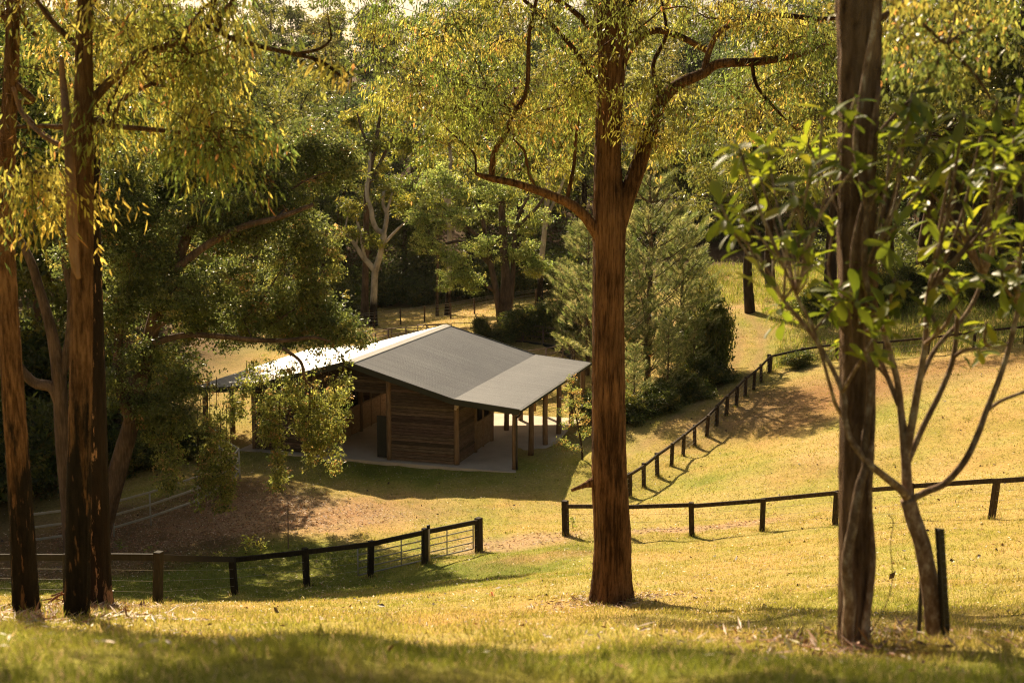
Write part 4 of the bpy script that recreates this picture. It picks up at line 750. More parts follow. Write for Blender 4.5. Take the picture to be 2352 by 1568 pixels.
lobes = [(250, 380, 90, -1), (230, 560, 80, -1.5), (330, 400, 130, 1), (430, 330, 110, 2), (520, 380, 130, 2), (650, 400, 105, 3), (750, 385, 72, 3), (790, 350, 40, 3), (610, 500, 130, 1.5), (480, 520, 130, 0), (340, 560, 105, -1), (700, 560, 90, 3), (640, 660, 110, 2), (530, 670, 105, 1), (720, 670, 75, 3), (410, 690, 100, -1), (600, 735, 70, 2), (690, 740, 62, 3), (775, 725, 50, 3), (750, 770, 40, 3), (450, 735, 55, 0), (345, 800, 50, -1), (290, 470, 80, -1), (300, 680, 70, -1.5), (350, 920, 45, -1), (250, 720, 70, -1), (300, 850, 52, -1), (240, 900, 45, -2), (385, 960, 40, -1), (210, 470, 80, -2), (420, 870, 45, 0), (200, 640, 60, 2), (795, 400, 40, 3), (700, 340, 60, 3), (560, 310, 60, 2), (800, 765, 30, 3.2), (520, 755, 40, 1), (640, 765, 34, 2.5)]
cl = [at(u, v, Yb + 1.5 + d) for u, v, r, d in lobes]; rr = [px(r, Yb + 2) for u, v, r, d in lobes]
cl2 = []; 
for c, r in zip(cl, rr):
    for q in range(max(3, int(13 * (r / 1.7) ** 1.6))): cl2.append(c + unit(rng.normal(0, 1, 3)) * r * rng.uniform(.3, .85) * np.array([1, 1.3, .9]))
cl2 = np.array(cl2); branches(s, rng, np.array(nodes) - base, rad, cl2 - base, rtip=.012, start=0, up=.9); s.build('trunk', M['bark_grey'], tr, smooth=True)
DG = [(.075, .095, .032), (.11, .13, .042), (.05, .068, .024), (.16, .15, .045), (.2, .12, .05)]
cr = MB(); crown(cr, rng, cl2 - base, np.full(len(cl2), .78) * rng.uniform(.7, 1.3, len(cl2)), 25, 23, .13, DG, [.38, .30, .22, .08, .02], 'q', .35, .16, .75, .5, .6, shell=.5); cr.build('crown', M['leaf_dark'], tr)
# hanging curtains of creeper, each from the limb above down to its ragged foot
cr = MB(); vs = MB()
for u, v0, v1, w, d in ((485, 860, 1080, 34, 2.2), (515, 930, 1165, 28, 2), (470, 1000, 1150, 26, 1.8), (545, 880, 960, 22, 2.5), (618, 840, 1010, 26, 3.4), (640, 900, 1120, 24, 3.2), (600, 860, 985, 18, 3.4), (690, 850, 990, 26, 3.6), (735, 830, 1040, 28, 3.6), (768, 850, 1080, 20, 3.8), (715, 880, 1060, 20, 3.6), (790, 810, 960, 14, 4), (660, 830, 930, 26, 3.6), (575, 830, 900, 24, 3), (390, 960, 1120, 40, 1), (350, 900, 1010, 36, .6), (560, 560, 780, 26, 3), (700, 450, 700, 34, 4), (770, 480, 640, 18, 4.2), (640, 560, 760, 26, 3.4), (430, 560, 780, 24, 1.5)):
    Y = Yb + d; k = int((v1 - v0) * w / 26); n = 20; w *= 1.05; k = int(k * .5); w *= .8; top, bot = at(u, v0, Y), at(u, v1, Y)
    for q in range(max(3, int(w / 6))):
        o = np.array([px(rng.normal(0, w * .45), Y), rng.normal(0, .35), 0]); e0 = rng.uniform(.55, 1.0); ps = [top + o + (bot - top) * rng.uniform(.0, .08), top + (bot - top) * e0 * .5 + o + rng.normal(0, .05, 3), top + (bot - top) * e0 + o + rng.normal(0, .07, 3)]; tube(vs, np.array(ps) - base, [.016, .010, .005], 5, 4)
    t = rng.uniform(-.03, 1, k); t = np.sign(t) * np.abs(t) ** .62; S = top + (bot - top) * t[:, None] + np.stack([px(rng.normal(0, w * .5, k), Y) * (1 - .35 * t), rng.normal(0, .4, k), rng.normal(0, .1, k)], 1)
    crown(cr, rng, S - base, np.full(k, .16), 2, n // 2, .12, [(.11, .12, .03), (.15, .15, .04), (.075, .09, .025), (.18, .12, .05), (.05, .065, .02)], [.34, .24, .24, .08, .1], 'q', .7, .10, 1, .55, .4)
vs.build('creeper_stems', M['bark_dark'], tr, smooth=True); cr.build('creeper_leaves', M['leaf'], tr)

# --- generic trees for the middle distance, built once per kind and copied
def proto(kind, seed):
    """returns (trunk mesh, crown mesh) objects for a tree of about 10 m standing at the origin"""
    rng = np.random.default_rng(seed); s, cr = MB(), MB()
    if kind == 'gum':
        P = np.array([(0, 0, -.3), (.1, 0, 2), (.25, .1, 4.2), (.2, .0, 6.4), (.4, .1, 8.2), (.3, .2, 9.4)]) + rng.normal(0, .08, (6, 3)) * np.array([1, 1, 0]); R = [.26, .2, .17, .13, .08, .03]; tube(s, P, R, 12, 4, rng=rng, lobes=.06)
        c = [np.array([rng.normal(0, 1.6), rng.normal(0, 1.6), rng.uniform(4.4, 10.0)]) for _ in range(52)]; Pn, Rn = catmull(P, R, 3); branches(s, rng, Pn, Rn, c, .02, start=.45, up=1.2)
        crown(cr, rng, c, rng.uniform(.5, 1.0, len(c)), 13, 22, .19, [(.11, .12, .03), (.16, .155, .04), (.075, .09, .025), (.2, .17, .045)], [.4, .25, .25, .1], 'q', .8, .17, .7, .35, .3)
    elif kind == 'broad':
        P = np.array([(0, 0, -.3), (0, 0, 1.5), (.15, 0, 3), (.1, .1, 5), (.2, 0, 7), (.1, 0, 8.6)]); R = [.34, .27, .22, .16, .1, .04]; tube(s, P, R, 14, 4, rng=rng, lobes=.1)
        c = []
        while len(c) < 92:
            q = rng.normal(0, 1, 3); q = q / np.linalg.norm(q) * rng.uniform(.45, 1) * np.array([3.4, 3.4, 3.3]); q[2] += 6.3
            if q[2] > 1.9: c.append(q)
        Pn, Rn = catmull(P, R, 3); branches(s, rng, Pn, Rn, c, .022, start=.3, up=1.2)
        crown(cr, rng, c, rng.uniform(.55, 1.05, len(c)), 13, 23, .19, [(.10, .125, .028), (.15, .16, .035), (.065, .085, .022), (.2, .18, .04)], [.38, .27, .25, .1], 'q', .3, .2, .7, .5, .8)
    elif kind == 'bush':
        c = []
        for _ in range(44): q = unit(rng.normal(0, 1, 3)) * rng.uniform(.2, 1) * np.array([1.9, 1.9, 1.7]); q[2] = abs(q[2]) + .5; c.append(q)
        for k in range(5): tube(s, [(rng.normal(0, .15), rng.normal(0, .15), -.2), (rng.normal(0, .4), rng.normal(0, .4), .8), (rng.normal(0, .9), rng.normal(0, .9), 1.8)], [.06, .04, .015], 6, 3)
        crown(cr, rng, c, rng.uniform(.4, .75, len(c)), 18, 22, .15, [(.06, .08, .02), (.1, .11, .025), (.04, .055, .016), (.16, .14, .035)], [.35, .3, .25, .1], 'q', .1, .15, .8, .5, .7)
    elif kind == 'pine':
        P = np.array([(0, 0, -.3), (.05, 0, 3), (-.05, .05, 6), (.05, 0, 8.5), (0, 0, 10)]); R = [.16, .13, .09, .05, .015]; tube(s, P, R, 10, 4, rng=rng, lobes=.04); z = .9; tips = []; ax = []
        while z < 9.9:
            L = (2.5 * (1 - z / 10.6) ** .6 + .2); a0 = rng.uniform(0, 6.28)
            for k in range(5 if z > 3 else 4):
                a = a0 + k * 1.2566 + rng.normal(0, .2); Lk = L; L = L * rng.uniform(.45, 1.3); d = np.array([math.cos(a), math.sin(a), rng.uniform(.25, .85)]); p0 = np.array([0, 0, z]); p1 = p0 + d * L * .5; p2 = p0 + d * L + np.array([0, 0, .25 * L]); tube(s, [p0, p1, p2], [.032, .022, .009], 5, 3)
                if rng.uniform() < .14: L = Lk; continue
                for t in np.arange(.3, 1.01, .26 / max(L, .5)):
                    q = p0 + (p2 - p0) * t + np.array([0, 0, .06 * L * t]); tips.append(q); ax.append(unit(p2 - p0) + np.array([0, 0, .3]))
                    for m in (-1, 1):
                        if t < .95: sd = np.array([-d[1], d[0], 0]) * m; ll = .5 * L * (1 - t) + .18; tips.append(q + sd * ll * .55 + d * ll * .35); ax.append(sd * .7 + d * .6 + np.array([0, 0, .45])); tips.append(q + sd * ll + d * ll * .6); ax.append(sd * .5 + d * .6 + np.array([0, 0, .6]))
                L = Lk
            z += rng.uniform(.5, .85)
        tips = np.array(tips); ax = unit(np.array(ax)); nn = 24; n = len(tips) * nn; T = np.repeat(tips, nn, 0); A0 = np.repeat(ax, nn, 0); tt = rng.uniform(-.17, .12, n)[:, None]; A = A0 * .9 + unit(rng.normal(0, 1, (n, 3))) * .65
        leafset(cr, T + A0 * tt, A, rng.normal(0, 1, (n, 3)), .25 * rng.uniform(.7, 1.2, n), .024, np.repeat(palette(rng, len(tips), [(.22, .25, .10), (.36, .36, .19), (.13, .17, .065)], None, .15), nn, 0), 't', bend=.1)
    m = dict(gum=('bark_dark', 'leaf_far'), broad=('bark_grey', 'leaf_far'), bush=('bark_dark', 'leaf_dark'), pine=('bark_grey', 'needle'))[kind]
    a = s.build('trunk', M[m[0]], smooth=True); b = cr.build('crown', M[m[1]]); return a, b
PROTO = {}; used = set()
def place(kind, var, name, label, cat, p, h, wscale=1.0, rz=0, group=None, hz=10.0, bark=None):
    if (kind, var) not in PROTO: PROTO[(kind, var)] = proto(kind, 900 + var * 17 + sum(map(ord, kind)))
    root = thing(name, label, cat, p, group, rz); k = h / hz; root.scale = (k * wscale, k * wscale, k)
    for o in PROTO[(kind, var)]:
        c = o if (kind, var) not in used else o.copy()
        if c is not o: C.objects.link(c)
        c.parent = root
        if bark and c.name.startswith('trunk'):
            c.data = c.data.copy(); c.data.materials.clear(); c.data.materials.append(M[bark])
    used.add((kind, var)); return root
def hgt(p, vtop): return px_h(p, 1) * ((V0 - F * ((p[1] * ST + (p[2] - CAM[2]) * CT) / (p[1] * CT - (p[2] - CAM[2]) * ST))) - vtop)
def T(kind, var, name, label, cat, u, v, vtop, Y=None, w=1.0, rz=None, hz=10.0, group=None, bark=None):
    p = hit(u, v) if Y is None else hity(u, Y); h = hgt(p, vtop); return place(kind, var, name, label, cat, p, h, w, rz if rz is not None else (u * 1.7) % 6.28, group, hz, bark)
# ------------------------------------------------------------------ named trees of the middle distance
def tree_from_lines(seed, u, v, name, label, lines, bark_, lobes, n_clump, cs, crowna, lm, sides=12, rtip=.01, group=None):
    rng = np.random.default_rng(seed); base = hit(u, v); Y = base[1]; tr = thing(name, label, 'tree', base, group); s = MB(); nodes, rad = [], []
    for k, l in enumerate(lines): P, R = poly(l, Y); tube(s, P - base, R, sides, 5, rng=rng, lobes=.06, fiber=.03); nodes += list(P[(2 if k == 0 else 1):]); rad += list(R[(2 if k == 0 else 1):])
    if lobes:
        cl = []
        for (a, b, r, d) in lobes:
            c = at(a, b, Y + d); r = px(r, Y)
            for q in range(n_clump): cl.append(c + unit(rng.normal(0, 1, 3)) * r * rng.uniform(.2, .9) * np.array([1, 1, .8]))
        cl = np.array(cl); branches(s, rng, np.array(nodes) - base, rad, cl - base, rtip=rtip, start=0, up=1.0)
        cr = MB(); crown(cr, rng, cl - base, cs * rng.uniform(.65, 1.3, len(cl)), *crowna); cr.build('crown', M[lm], tr)
    s.build('trunk', M[bark_], tr, smooth=True); return tr
GL = [(.14, .15, .03), (.2, .2, .04), (.1, .12, .025), (.26, .23, .045)]
tree_from_lines(501, 857, 750, 'white_gum', 'white barked gum forking into pale crooked limbs at the edge of the dark wood', [[(857, 760, 12), (858, 745, 10), (858, 700, 8), (860, 650, 7.5), (862, 622, 7.5), (872, 590, 6.5), (878, 560, 6), (881, 538, 6.5), (866, 528, 6), (856, 505, 5.5), (852, 480, 5), (844, 455, 4.5), (844, 420, 4), (848, 390, 3.5), (850, 350, 3)],
    [(861, 622, 7), (848, 606, 6.5), (832, 588, 5.5), (818, 566, 4.5), (803, 546, 4), (786, 532, 3), (772, 518, 2)], [(840, 597, 4), (833, 568, 3.5), (829, 540, 3), (822, 510, 2)], [(881, 538, 5.5), (886, 515, 5), (888, 490, 4.5), (880, 470, 4), (882, 440, 3.5)], [(888, 490, 3.5), (896, 460, 3), (902, 440, 2)], [(880, 562, 3.5), (905, 535, 3), (935, 505, 2)], [(803, 546, 2.5), (795, 520, 2), (800, 490, 1.5)], [(818, 566, 2.5), (822, 530, 2), (818, 500, 1.5)]],
    'bark_white', [(900, 440, 36, 0), (850, 400, 40, 1), (805, 480, 26, 0), (880, 370, 40, 2), (930, 470, 25, 1), (860, 555, 10, -.3), (810, 530, 14, 0)], 4, .75, (12, 20, .22, GL, None, 'q', .5, .2, .7, .45, .5), 'leaf_far', rtip=.014)
tree_from_lines(502, 842, 748, 'dark_based_gum', 'straight gum with a dark lower trunk directly behind the white forked gum', [[(836, 758, 14), (837, 740, 11), (838, 680, 8), (840, 600, 7), (841, 520, 6.5), (843, 440, 6), (855, 370, 5), (868, 300, 4), (875, 230, 3)], [(850, 420, 4), (880, 360, 3.5), (905, 310, 2.5)], [(858, 360, 3.5), (835, 310, 3), (820, 260, 2)]], 'bark_grey', [(870, 260, 50, 1), (915, 320, 35, 1), (820, 280, 35, 2), (850, 330, 30, 0)], 6, .9, (12, 20, .26, GL, None, 'q', .6, .22, .7, .45, .4), 'leaf_far')
tree_from_lines(503, 1029, 724, 'pale_gum', 'pale trunked gum with a dark foot left of the leafy shade tree', [[(1029, 732, 10), (1028, 715, 8), (1029, 690, 6.5), (1032, 640, 6), (1033, 560, 5.5), (1030, 470, 5), (1035, 380, 4), (1030, 300, 3)], [(1031, 480, 3), (1010, 430, 2.5), (1000, 380, 2)]], 'bark_white', [(1030, 300, 45, 1), (1000, 370, 30, 1), (1060, 340, 30, 1)], 6, .9, (12, 18, .26, GL, None, 'q', .6, .22, .7, .45, .4), 'leaf_far')
tree_from_lines(504, 1004, 726, 'slender_gum', 'slender pale sapling trunk just left of the pale gum', [[(1004, 730, 4), (1004, 690, 3.2), (1005, 620, 3), (1006, 550, 2.6), (1003, 480, 2)]], 'bark_grey', [(1003, 470, 24, 1)], 5, .7, (10, 16, .24, GL, None, 'q', .6, .2, .7, .45, .4), 'leaf_far')
tree_from_lines(505, 1248, 690, 'pale_gum', 'pale grey gum trunk right of the leafy shade tree, half hidden by pines', [[(1240, 700, 9), (1241, 660, 7), (1244, 600, 6.5), (1250, 540, 6), (1256, 470, 6), (1262, 380, 5), (1258, 300, 4)], [(1254, 500, 4), (1280, 450, 3.5), (1300, 400, 2.5)]], 'bark_white', [(1270, 330, 50, 1), (1310, 400, 35, 1), (1240, 300, 40, 2)], 6, .9, (12, 18, .26, GL, None, 'q', .6, .22, .7, .45, .4), 'leaf_far')
BLp = [(.17, .21, .065), (.24, .27, .09), (.11, .145, .045), (.27, .27, .08)]
tree_from_lines(506, 1157, 742, 'shade_tree', 'spreading leafy shade tree with several dark stems behind the barn roof', [[(1158, 752, 20), (1158, 735, 16), (1160, 690, 13), (1162, 640, 11), (1158, 590, 9.5), (1155, 530, 9), (1152, 470, 7), (1155, 400, 5)], [(1150, 745, 9), (1145, 700, 8), (1138, 660, 7), (1128, 610, 7), (1118, 560, 6), (1112, 520, 5), (1100, 480, 4)], [(1166, 745, 8), (1172, 690, 7), (1178, 630, 6), (1180, 570, 5), (1190, 500, 4), (1215, 450, 3)], [(1128, 610, 5), (1095, 575, 4.5), (1060, 555, 4), (1020, 560, 3)], [(1118, 560, 4), (1070, 520, 3.5), (1020, 490, 3)], [(1190, 520, 4.5), (1230, 480, 4), (1260, 440, 3)], [(1140, 670, 5), (1110, 650, 4), (1085, 640, 3)]],
    'bark_grey', [(975, 560, 36, 0), (1010, 500, 48, 0), (1000, 440, 45, 1), (1060, 420, 60, 1), (1060, 500, 55, -.5), (1120, 450, 60, 0), (1100, 560, 50, -1), (1040, 590, 38, -1), (1030, 640, 34, -1), (1075, 645, 26, -1), (1180, 440, 60, 0), (1190, 520, 55, 0), (1180, 590, 40, 0), (1225, 500, 40, 1), (1215, 580, 35, .5), (1110, 380, 60, 2), (1020, 390, 40, 1), (965, 500, 22, 0), (1240, 620, 22, 0)], 7, .78, (11, 20, .17, BLp, [.35, .3, .2, .15], 'q', .15, .2, .55, .55, 1.0, 0.0, .5, 0, .35), 'leaf_far', rtip=.02)
# sapling by the veranda
rng = np.random.default_rng(507); base = hit(1338, 1056); Y = base[1]; tr = thing('sapling', 'young leafy sapling growing beside the barn veranda left of the big trunk', 'tree', base); s = MB()
P, R = poly([(1338, 1062, 3), (1336, 1030, 2.6), (1330, 990, 2.3), (1322, 950, 2), (1314, 910, 1.6), (1310, 875, 1)], Y); tube(s, P - base, R, 7, 4, rng=rng); 
cl = np.array([at(u, v, Y + rng.uniform(-.4, .4)) for u, v in ((1312, 868), (1305, 890), (1320, 895), (1300, 915), (1325, 920), (1312, 930), (1295, 945), (1330, 950), (1318, 965), (1345, 985), (1300, 975), (1335, 1000), (1290, 1012), (1305, 1025), (1282, 1022), (1325, 1030), (1345, 960), (1350, 930))])
branches(s, rng, P - base, R, cl - base, rtip=.005, start=.2, sides=4); s.build('trunk', M['bark_dark'], tr, smooth=True); cr = MB(); crown(cr, rng, cl - base, np.full(len(cl), .22), 12, 13, .085, [(.11, .13, .03), (.15, .16, .04), (.075, .1, .025), (.2, .13, .04)], None, 'q', .4, .09, .9, .42, .4); cr.build('crown', M['leaf'], tr)

for k, (u, v, vt, w, lb) in enumerate([(1487, 905, 392, 1.0, 'tallest young pine with pale soft needles, beside the big trunk'), (1348, 862, 520, 1.1, 'young pine at the right end of the barn roof, left of the big trunk'), (1418, 925, 560, 1.0, 'young pine mostly hidden behind the big red brown trunk'), (1562, 880, 520, 1.0, 'young pine between the tallest pine and the dark glossy shrub'), (1602, 850, 585, .9, 'narrow young pine nearest the dirt track, behind the dark glossy shrub'), (1456, 962, 790, .9, 'small dark pine seedling at the front edge of the pines by the trunk'), (1532, 930, 745, 1.0, 'bushy low pine in the middle front of the pine clump'), (1592, 893, 735, 1.0, 'low pine at the right front of the pine clump'), (1288, 800, 600, .8, 'thin grey green pine behind the round yard rails')]):
    T('pine', k % 2, 'young_pine', lb, 'tree', u, v, vt, w=w * 1.05, group='young pines beside the barn')
for k, (u, v, vt, w, lb) in enumerate([(1628, 868, 630, .40, 'tall dark glossy shrub at the right end of the pines by the track'), (1600, 862, 720, .6, 'rounded dark shrub in front of the narrow pine by the track'), (1195, 778, 695, 1.2, 'low green shrub behind the rails under the shade tree'), (1235, 775, 672, .9, 'upright shrub between the shade tree and the round yard'), (1160, 790, 745, 1.3, 'small shrub at the foot of the shade tree'), (1108, 790, 712, .5, 'slim pale leaved plant standing in the sunny grass behind the roof'), (1868, 735, 640, .8, 'silvery leaved bush in the long grass behind the upper fence'), (1830, 845, 795, 1.2, 'low weedy bush under the upper fence rail'), (1310, 770, 660, 1.0, 'dark bush beside the thin grey green pine'), (1502, 950, 868, 1.2, 'scrubby bush under the middle of the pines'), (1560, 922, 835, 1.2, 'scrubby bush under the right side of the pines'), (1625, 890, 800, 1.1, 'low bush at the foot of the tall glossy shrub'), (1445, 968, 890, 1.1, 'scrubby bush under the pines touching the big trunk'), (1385, 980, 880, 1.0, 'low bush left of the big trunk below the pines')]):
    T('bush', k % 2, 'shrub', lb, 'shrub', u, v, vt, w=w, hz=2.7)
for k, (u, Y, vt, w, lb) in enumerate([(60, 52, 905, 1.3, 'dark bush low down between the two left trunks'), (310, 53, 960, 1.3, 'dark bush behind the steel yard rails'), (400, 56, 930, 1.4, 'dark bush at the left end of the barn'), (-60, 50, 850, 1.3, 'dark bush at the left edge of the photo'), (230, 56, 860, 1.3, 'dark bush behind the charred trunk'), (20, 60, 720, 1.5, 'tall dark bush behind the left most trunk'), (130, 62, 700, 1.4, 'tall dark bush behind the pale peeled stem'), (330, 66, 760, 1.5, 'tall dark bush behind the right leaning stem of the hanging tree'), (660, 100, 650, 1.3, 'bush behind the hanging tree above the ridge'), (800, 104, 640, 1.4, 'dark bush in the shade left of the white forked gum'), (900, 106, 620, 1.5, 'dark bush in the shade right of the white forked gum'), (960, 105, 640, 1.3, 'dark bush left of the slender pale sapling'), (1080, 106, 600, 1.4, 'dark bush behind the pale gum'), (1190, 104, 600, 1.3, 'dark bush behind the shade tree stems'), (740, 100, 600, 1.4, 'dark bush half hidden by the hanging tree'), (1280, 103, 560, 1.3, 'dark bush behind the grey gum'),
        (2010, 79, 600, 1.3, 'dark bush behind the vine clad trunk'), (2090, 82, 590, 1.4, 'dark bush behind the middle of the upper fence'), (2170, 80, 610, 1.4, 'dark bush in deep shade above the upper fence'), (2260, 78, 570, 1.4, 'dark bush in deep shade nearer the right edge'), (2350, 76, 560, 1.4, 'dark bush at the right edge above the fence')]):
    T('bush', k % 2, 'shrub', lb, 'shrub', u, 0, vt, Y=Y, w=w * .75, hz=2.7)
for k, (kind, u, Y, vt, w, lb) in enumerate([('broad', 110, 64, 60, .9, 'dense tree filling the gap between the two left trunks'), ('broad', -60, 60, -20, .9, 'dense tree beyond the left edge trunk'), ('broad', 265, 70, 60, .9, 'dense tree behind the charred trunk'), ('broad', 285, 56, 170, .9, 'sunlit yellow green tree rising above the hanging tree'), ('gum', 610, 112, 180, 1.0, 'hazy gum behind the sunlit yellow green tree'), ('broad', 745, 108, 430, .9, 'shaded tree behind the right side of the hanging tree'),
        ('gum', 790, 111, 300, 1.0, 'grey green gum left of the white forked gum, deep in shade'), ('broad', 930, 113, 390, 1.0, 'dark tree between the white gum and the shade tree'), ('gum', 1080, 112, 330, 1.0, 'tall gum behind the shade tree'), ('gum', 1190, 108, 260, 1.0, 'gum showing above the shade tree on the right'), ('gum', 1330, 118, 240, 1.0, 'gum just left of the big trunk behind the pines'), ('broad', 1470, 128, 320, .9, 'yellow green tree behind the tallest pine'), ('broad', 1570, 130, 290, .9, 'golden green tree above the pines by the track'), ('broad', 1660, 131, 260, .9, 'golden tree above the top of the dirt track'), ('gum', 1717, 83, 180, .9, 'gum with a straight dark bare trunk at the top of the dirt track'), ('gum', 1768, 93, 120, .9, 'gum with a dark trunk in the long grass right of the bare trunk'), ('broad', 1760, 134, 225, .9, 'golden tree behind the two dark trunks'), ('broad', 1850, 127, 175, .9, 'golden tree left of the vine clad trunk'), ('gum', 1902, 82, 40, 1.0, 'thick dark gum standing just left of the vine clad trunk'),
        ('gum', 2030, 92, 20, 1.0, 'dark gum behind the big leaved shrub on its left'), ('broad', 2120, 96, 90, 1.0, 'dark broad tree behind the middle of the big leaved shrub'), ('gum', 2180, 86, -60, 1.0, 'tall dark gum above the big leaved shrub'), ('broad', 2270, 92, 30, 1.0, 'dark tree behind the right side of the big leaved shrub'), ('gum', 2340, 82, -80, 1.0, 'tall dark gum at the right edge'), ('broad', 2430, 84, -40, 1.0, 'dark tree just beyond the right edge'), ('broad', 2200, 112, 60, 1.0, 'blue green tree high in the upper right corner')]):
    T(kind, k % 2 if kind != 'gum' else k % 3, 'gum_tree' if kind == 'gum' else 'broadleaf_tree', lb, 'tree', u, 0, vt, Y=Y, w=w * (1.0 if kind == 'gum' else 1.0))
# orange flowering bush in front of the pines
p = hit(1478, 930); tr = thing('flowering_bush', 'bush with clusters of orange flowers in front of the pines', 'shrub', p); rng = np.random.default_rng(77); s = MB(); cl = []
for u, v in ((1455, 800), (1462, 830), (1478, 800), (1485, 830), (1500, 815), (1515, 800), (1470, 860), (1505, 850), (1525, 845), (1452, 880), (1490, 870), (1530, 870)): cl.append(at(u, v, p[1] + rng.uniform(-.6, .6)))
cl = np.array(cl); branches(s, rng, [np.zeros(3), np.array([.1, 0, .6])], [.05, .04], cl - p, rtip=.007, start=0); s.build('stems', M['bark_dark'], tr)
cr = MB(); crown(cr, rng, cl - p, np.full(len(cl), .38), 8, 14, .09, [(.07, .10, .025), (.1, .13, .03)], None, 'q', .2, .13, .9, .4, .6); cr.build('foliage', M['leaf_dark'], tr)
cr = MB(); crown(cr, rng, cl[rng.integers(0, len(cl), 22)] - p + rng.normal(0, .3, (22, 3)), np.full(22, .09), 2, 9, .075, [(.75, .33, .02), (.65, .26, .015)], None, 'q', 0, .05, .9, .7, .6); cr.build('flowers', M['dry'], tr)
# weeds along the near fence and bank
for k, (u, v, dv, lb) in enumerate([(505, 1292, 22, 'pale dry weed clump beside the second fence post'), (455, 1292, 16, 'low green weed by the fence on the bank'), (572, 1272, 40, 'yellow green weed sprig on the bank behind the fence'), (600, 1268, 34, 'taller yellow green weed sprig right of the other sprig'), (345, 1285, 30, 'dark fern on the shaded leaf litter bank'), (275, 1268, 26, 'small dark fern under the steel yard rails'), (1316, 1215, 30, 'small flat topped seedling beside the corner fence post'), (1130, 1372, 14, 'little red leaved seedling on the open lawn'), (95, 1400, 26, 'low weed at the foot of the left most trunk')]):
    p = hit(u, v); h = px_h(p, dv); e = thing('weed', lb, 'weed', p); rng = np.random.default_rng(600 + k); s = MB(); n = 46; red = k == 7
    t = rng.uniform(.15, 1, n); P = np.stack([rng.normal(0, .22 * h, n), rng.normal(0, .22 * h, n), t * h], 1); leafset(s, P, np.stack([rng.normal(0, 1, n), rng.normal(0, 1, n), rng.uniform(-.2, .8, n)], 1), rng.normal(0, 1, (n, 3)) + np.array([0, 0, .8]), .3 * h * rng.uniform(.6, 1.2, n), .11 * h, palette(rng, n, [(.4, .1, .04), (.3, .14, .05)] if red else ([(.3, .28, .06), (.22, .24, .05)] if k < 4 else [(.07, .1, .025), (.12, .15, .03)])), 'q')
    for q in range(4): tube(s, [(0, 0, -.03), (rng.normal(0, .08 * h), rng.normal(0, .08 * h), h * .9)], [.008, .004], 4, 1, smooth=False, col=(.12, .1, .04))
    s.build('leaves', M['leaf'], e)

# ------------------------------------------------------------------ the wood on the hill: reads as one mass
rng = np.random.default_rng(808); fm = MB(); n_tree = 0; placed = []
tries = 0
while n_tree < 430 and tries < 60000:
    tries += 1; Y = rng.uniform(66, 235); x = rng.uniform(-1, 1) * (.47 * Y + 14)
    y0 = 118 + 10 * (6 < x < 30) - np.clip((-x - 21) * 3.4, 0, 50) - np.clip((x - 30) * 2.2, 0, 32)
    if Y < y0: continue
    if any((x - a) ** 2 + (Y - b) ** 2 < (3.6 + .02 * max(Y - 118, 0)) ** 2 for a, b in placed): continue
    placed.append((x, Y)); n_tree += 1; z = gz(x, Y)[0]; u = U0 + F * x / Y; H = rng.uniform(12, 20) + .03 * max(Y - 118, 0)
    if 540 < u < 780: H *= .92 if Y > 140 else .95
    far = Y > 150
    lean = rng.normal(0, .6, 2); P = [(x, Y, z - .5), (x + lean[0] * .3, Y, z + H * .35), (x + lean[0], Y + lean[1], z + H * .7), (x + lean[0], Y + lean[1], z + H * .92)]; r = H * .012
    tube(fm, P, [r, r * .8, r * .5, r * .15], 8, 2, mi=1, rng=rng, lobes=.05)
    nc = 15 if far else 20; c = []
    hue = palette(rng, 1, [(.11, .13, .04), (.16, .165, .05), (.085, .105, .035), (.2, .185, .055), (.075, .105, .04)], None, .12)[0] * rng.uniform(.45, 1.15)
    for _ in range(nc):
        q = unit(rng.normal(0, 1, 3)) * rng.uniform(.3, 1) * np.array([H * .19, H * .19, H * .36]); c.append(np.array([x + lean[0], Y + lean[1], z + H * .62]) + q)
    crown(fm, rng, np.array(c), H * .075 * rng.uniform(.7, 1.4, nc), 11 if far else 14, 16, .46 if far else .34, [hue, hue * 1.3, hue * .75], None, 'q', .5, .36, .7, .5, .5)
for k in range(420):      # understorey of the wood
    x = rng.uniform(-1, 1) * 75; y0 = 106 + 16 * (8 < x < 27) - np.clip((-x - 19) * 3.4, 0, 46) - np.clip((x - 27) * 2.2, 0, 26); Y = y0 + rng.exponential(16); z = gz(x, Y)[0]; h = rng.uniform(1.5, 4.5); c = np.array([x, Y, z + h * .45]) + rng.normal(0, 1, (5, 3)) * np.array([1.3, 1.3, h * .25])
    if abs(x) > .47 * Y + 10: continue
    crown(fm, rng, c, np.full(5, h * .38), 8, 16, .3, [(.07, .085, .025), (.1, .105, .03), (.05, .065, .02)], None, 'q', .2, .3, .8, .5, .7)
tag(fm.build('forest', [M['leaf_far'], M['bark_grey']]), 'hazy sunlit eucalypt wood covering the hillside beyond the barn', 'forest', kind='stuff')

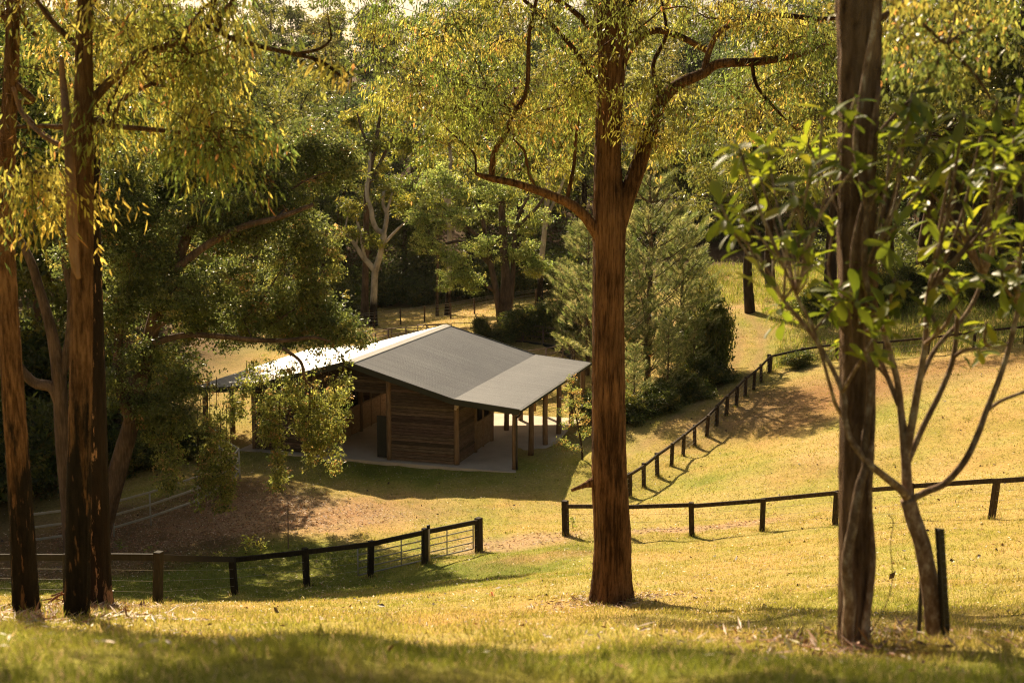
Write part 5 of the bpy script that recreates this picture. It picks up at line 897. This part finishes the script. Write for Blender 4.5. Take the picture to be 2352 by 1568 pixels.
# ------------------------------------------------------------------ light, air, camera
sc = bpy.context.scene
w = bpy.data.worlds.new('World'); sc.world = w; w.use_nodes = True; nt = w.node_tree; bg = nt.nodes['Background']; sky = nt.nodes.new('ShaderNodeTexSky'); sky.sky_type = 'NISHITA'; sky.sun_disc = False
sky.sun_elevation = math.radians(SUN_EL); sky.sun_rotation = math.radians(SUN_AZ); sky.air_density = 1.0; sky.dust_density = 3.0; sky.ozone_density = 1.0
nt.links.new(sky.outputs[0], bg.inputs[0]); bg.inputs[1].default_value = .06
tint = nt.nodes.new('ShaderNodeMix'); tint.data_type = 'RGBA'; tint.blend_type = 'MULTIPLY'; tint.inputs[0].default_value = 1; tint.inputs[7].default_value = (.95, .82, .64, 1); nt.links.new(sky.outputs[0], tint.inputs[6]); nt.links.new(tint.outputs[2], bg.inputs[0])
sd = Vector((math.sin(math.radians(SUN_AZ)) * math.cos(math.radians(SUN_EL)), math.cos(math.radians(SUN_AZ)) * math.cos(math.radians(SUN_EL)), math.sin(math.radians(SUN_EL))))
L = bpy.data.lights.new('sun', 'SUN'); L.energy = 5.0; L.angle = math.radians(.53); L.color = (1.0, .82, .56); lo = bpy.data.objects.new('sun', L); C.objects.link(lo); lo.rotation_euler = (-sd).to_track_quat('-Z', 'Y').to_euler(); lo.location = sd * 60
hz_ = MB(); bx(hz_, -260, 260, -70, 330, -22, 80); ht = NT('haze_air'); pv = ht.n('ShaderNodeVolumePrincipled'); pv.inputs['Color'].default_value = (1.0, .93, .8, 1); pv.inputs['Density'].default_value = .00005; pv.inputs['Anisotropy'].default_value = .35; ht.l(pv.outputs[0], ht.out.inputs[1])
ho = hz_.build('haze', ht.m); ho['kind'] = 'stuff'; ho['label'] = 'thin warm morning haze over the wooded valley'
cd = bpy.data.cameras.new('camera'); cam = bpy.data.objects.new('camera', cd); C.objects.link(cam); cam.location = CAM; cam.rotation_euler = (math.pi / 2 - TH, 0, 0); cd.sensor_width = 36; cd.lens = F / 2352 * 36; cd.clip_start = .05; cd.clip_end = 2000
cd.dof.use_dof = True; cd.dof.focus_distance = 29; cd.dof.aperture_fstop = 2.3
sc.camera = cam
vs_ = sc.view_settings; vs_.view_transform = 'Standard'; vs_.look = 'None'; vs_.gamma = 1.0; vs_.exposure = 1.0; vs_.use_curve_mapping = False
cy = sc.cycles; cy.max_bounces = 7; cy.diffuse_bounces = 3; cy.glossy_bounces = 2; cy.transmission_bounces = 4; cy.transparent_max_bounces = 4; cy.volume_bounces = 0; cy.caustics_reflective = False; cy.caustics_refractive = False
cy.filter_width = 1.15; cy.use_denoising = True; cy.denoiser = 'OPENIMAGEDENOISE'; cy.denoising_prefilter = 'NONE'; cy.sample_clamp_indirect = 6; cy.use_adaptive_sampling = True; cy.adaptive_threshold = .02
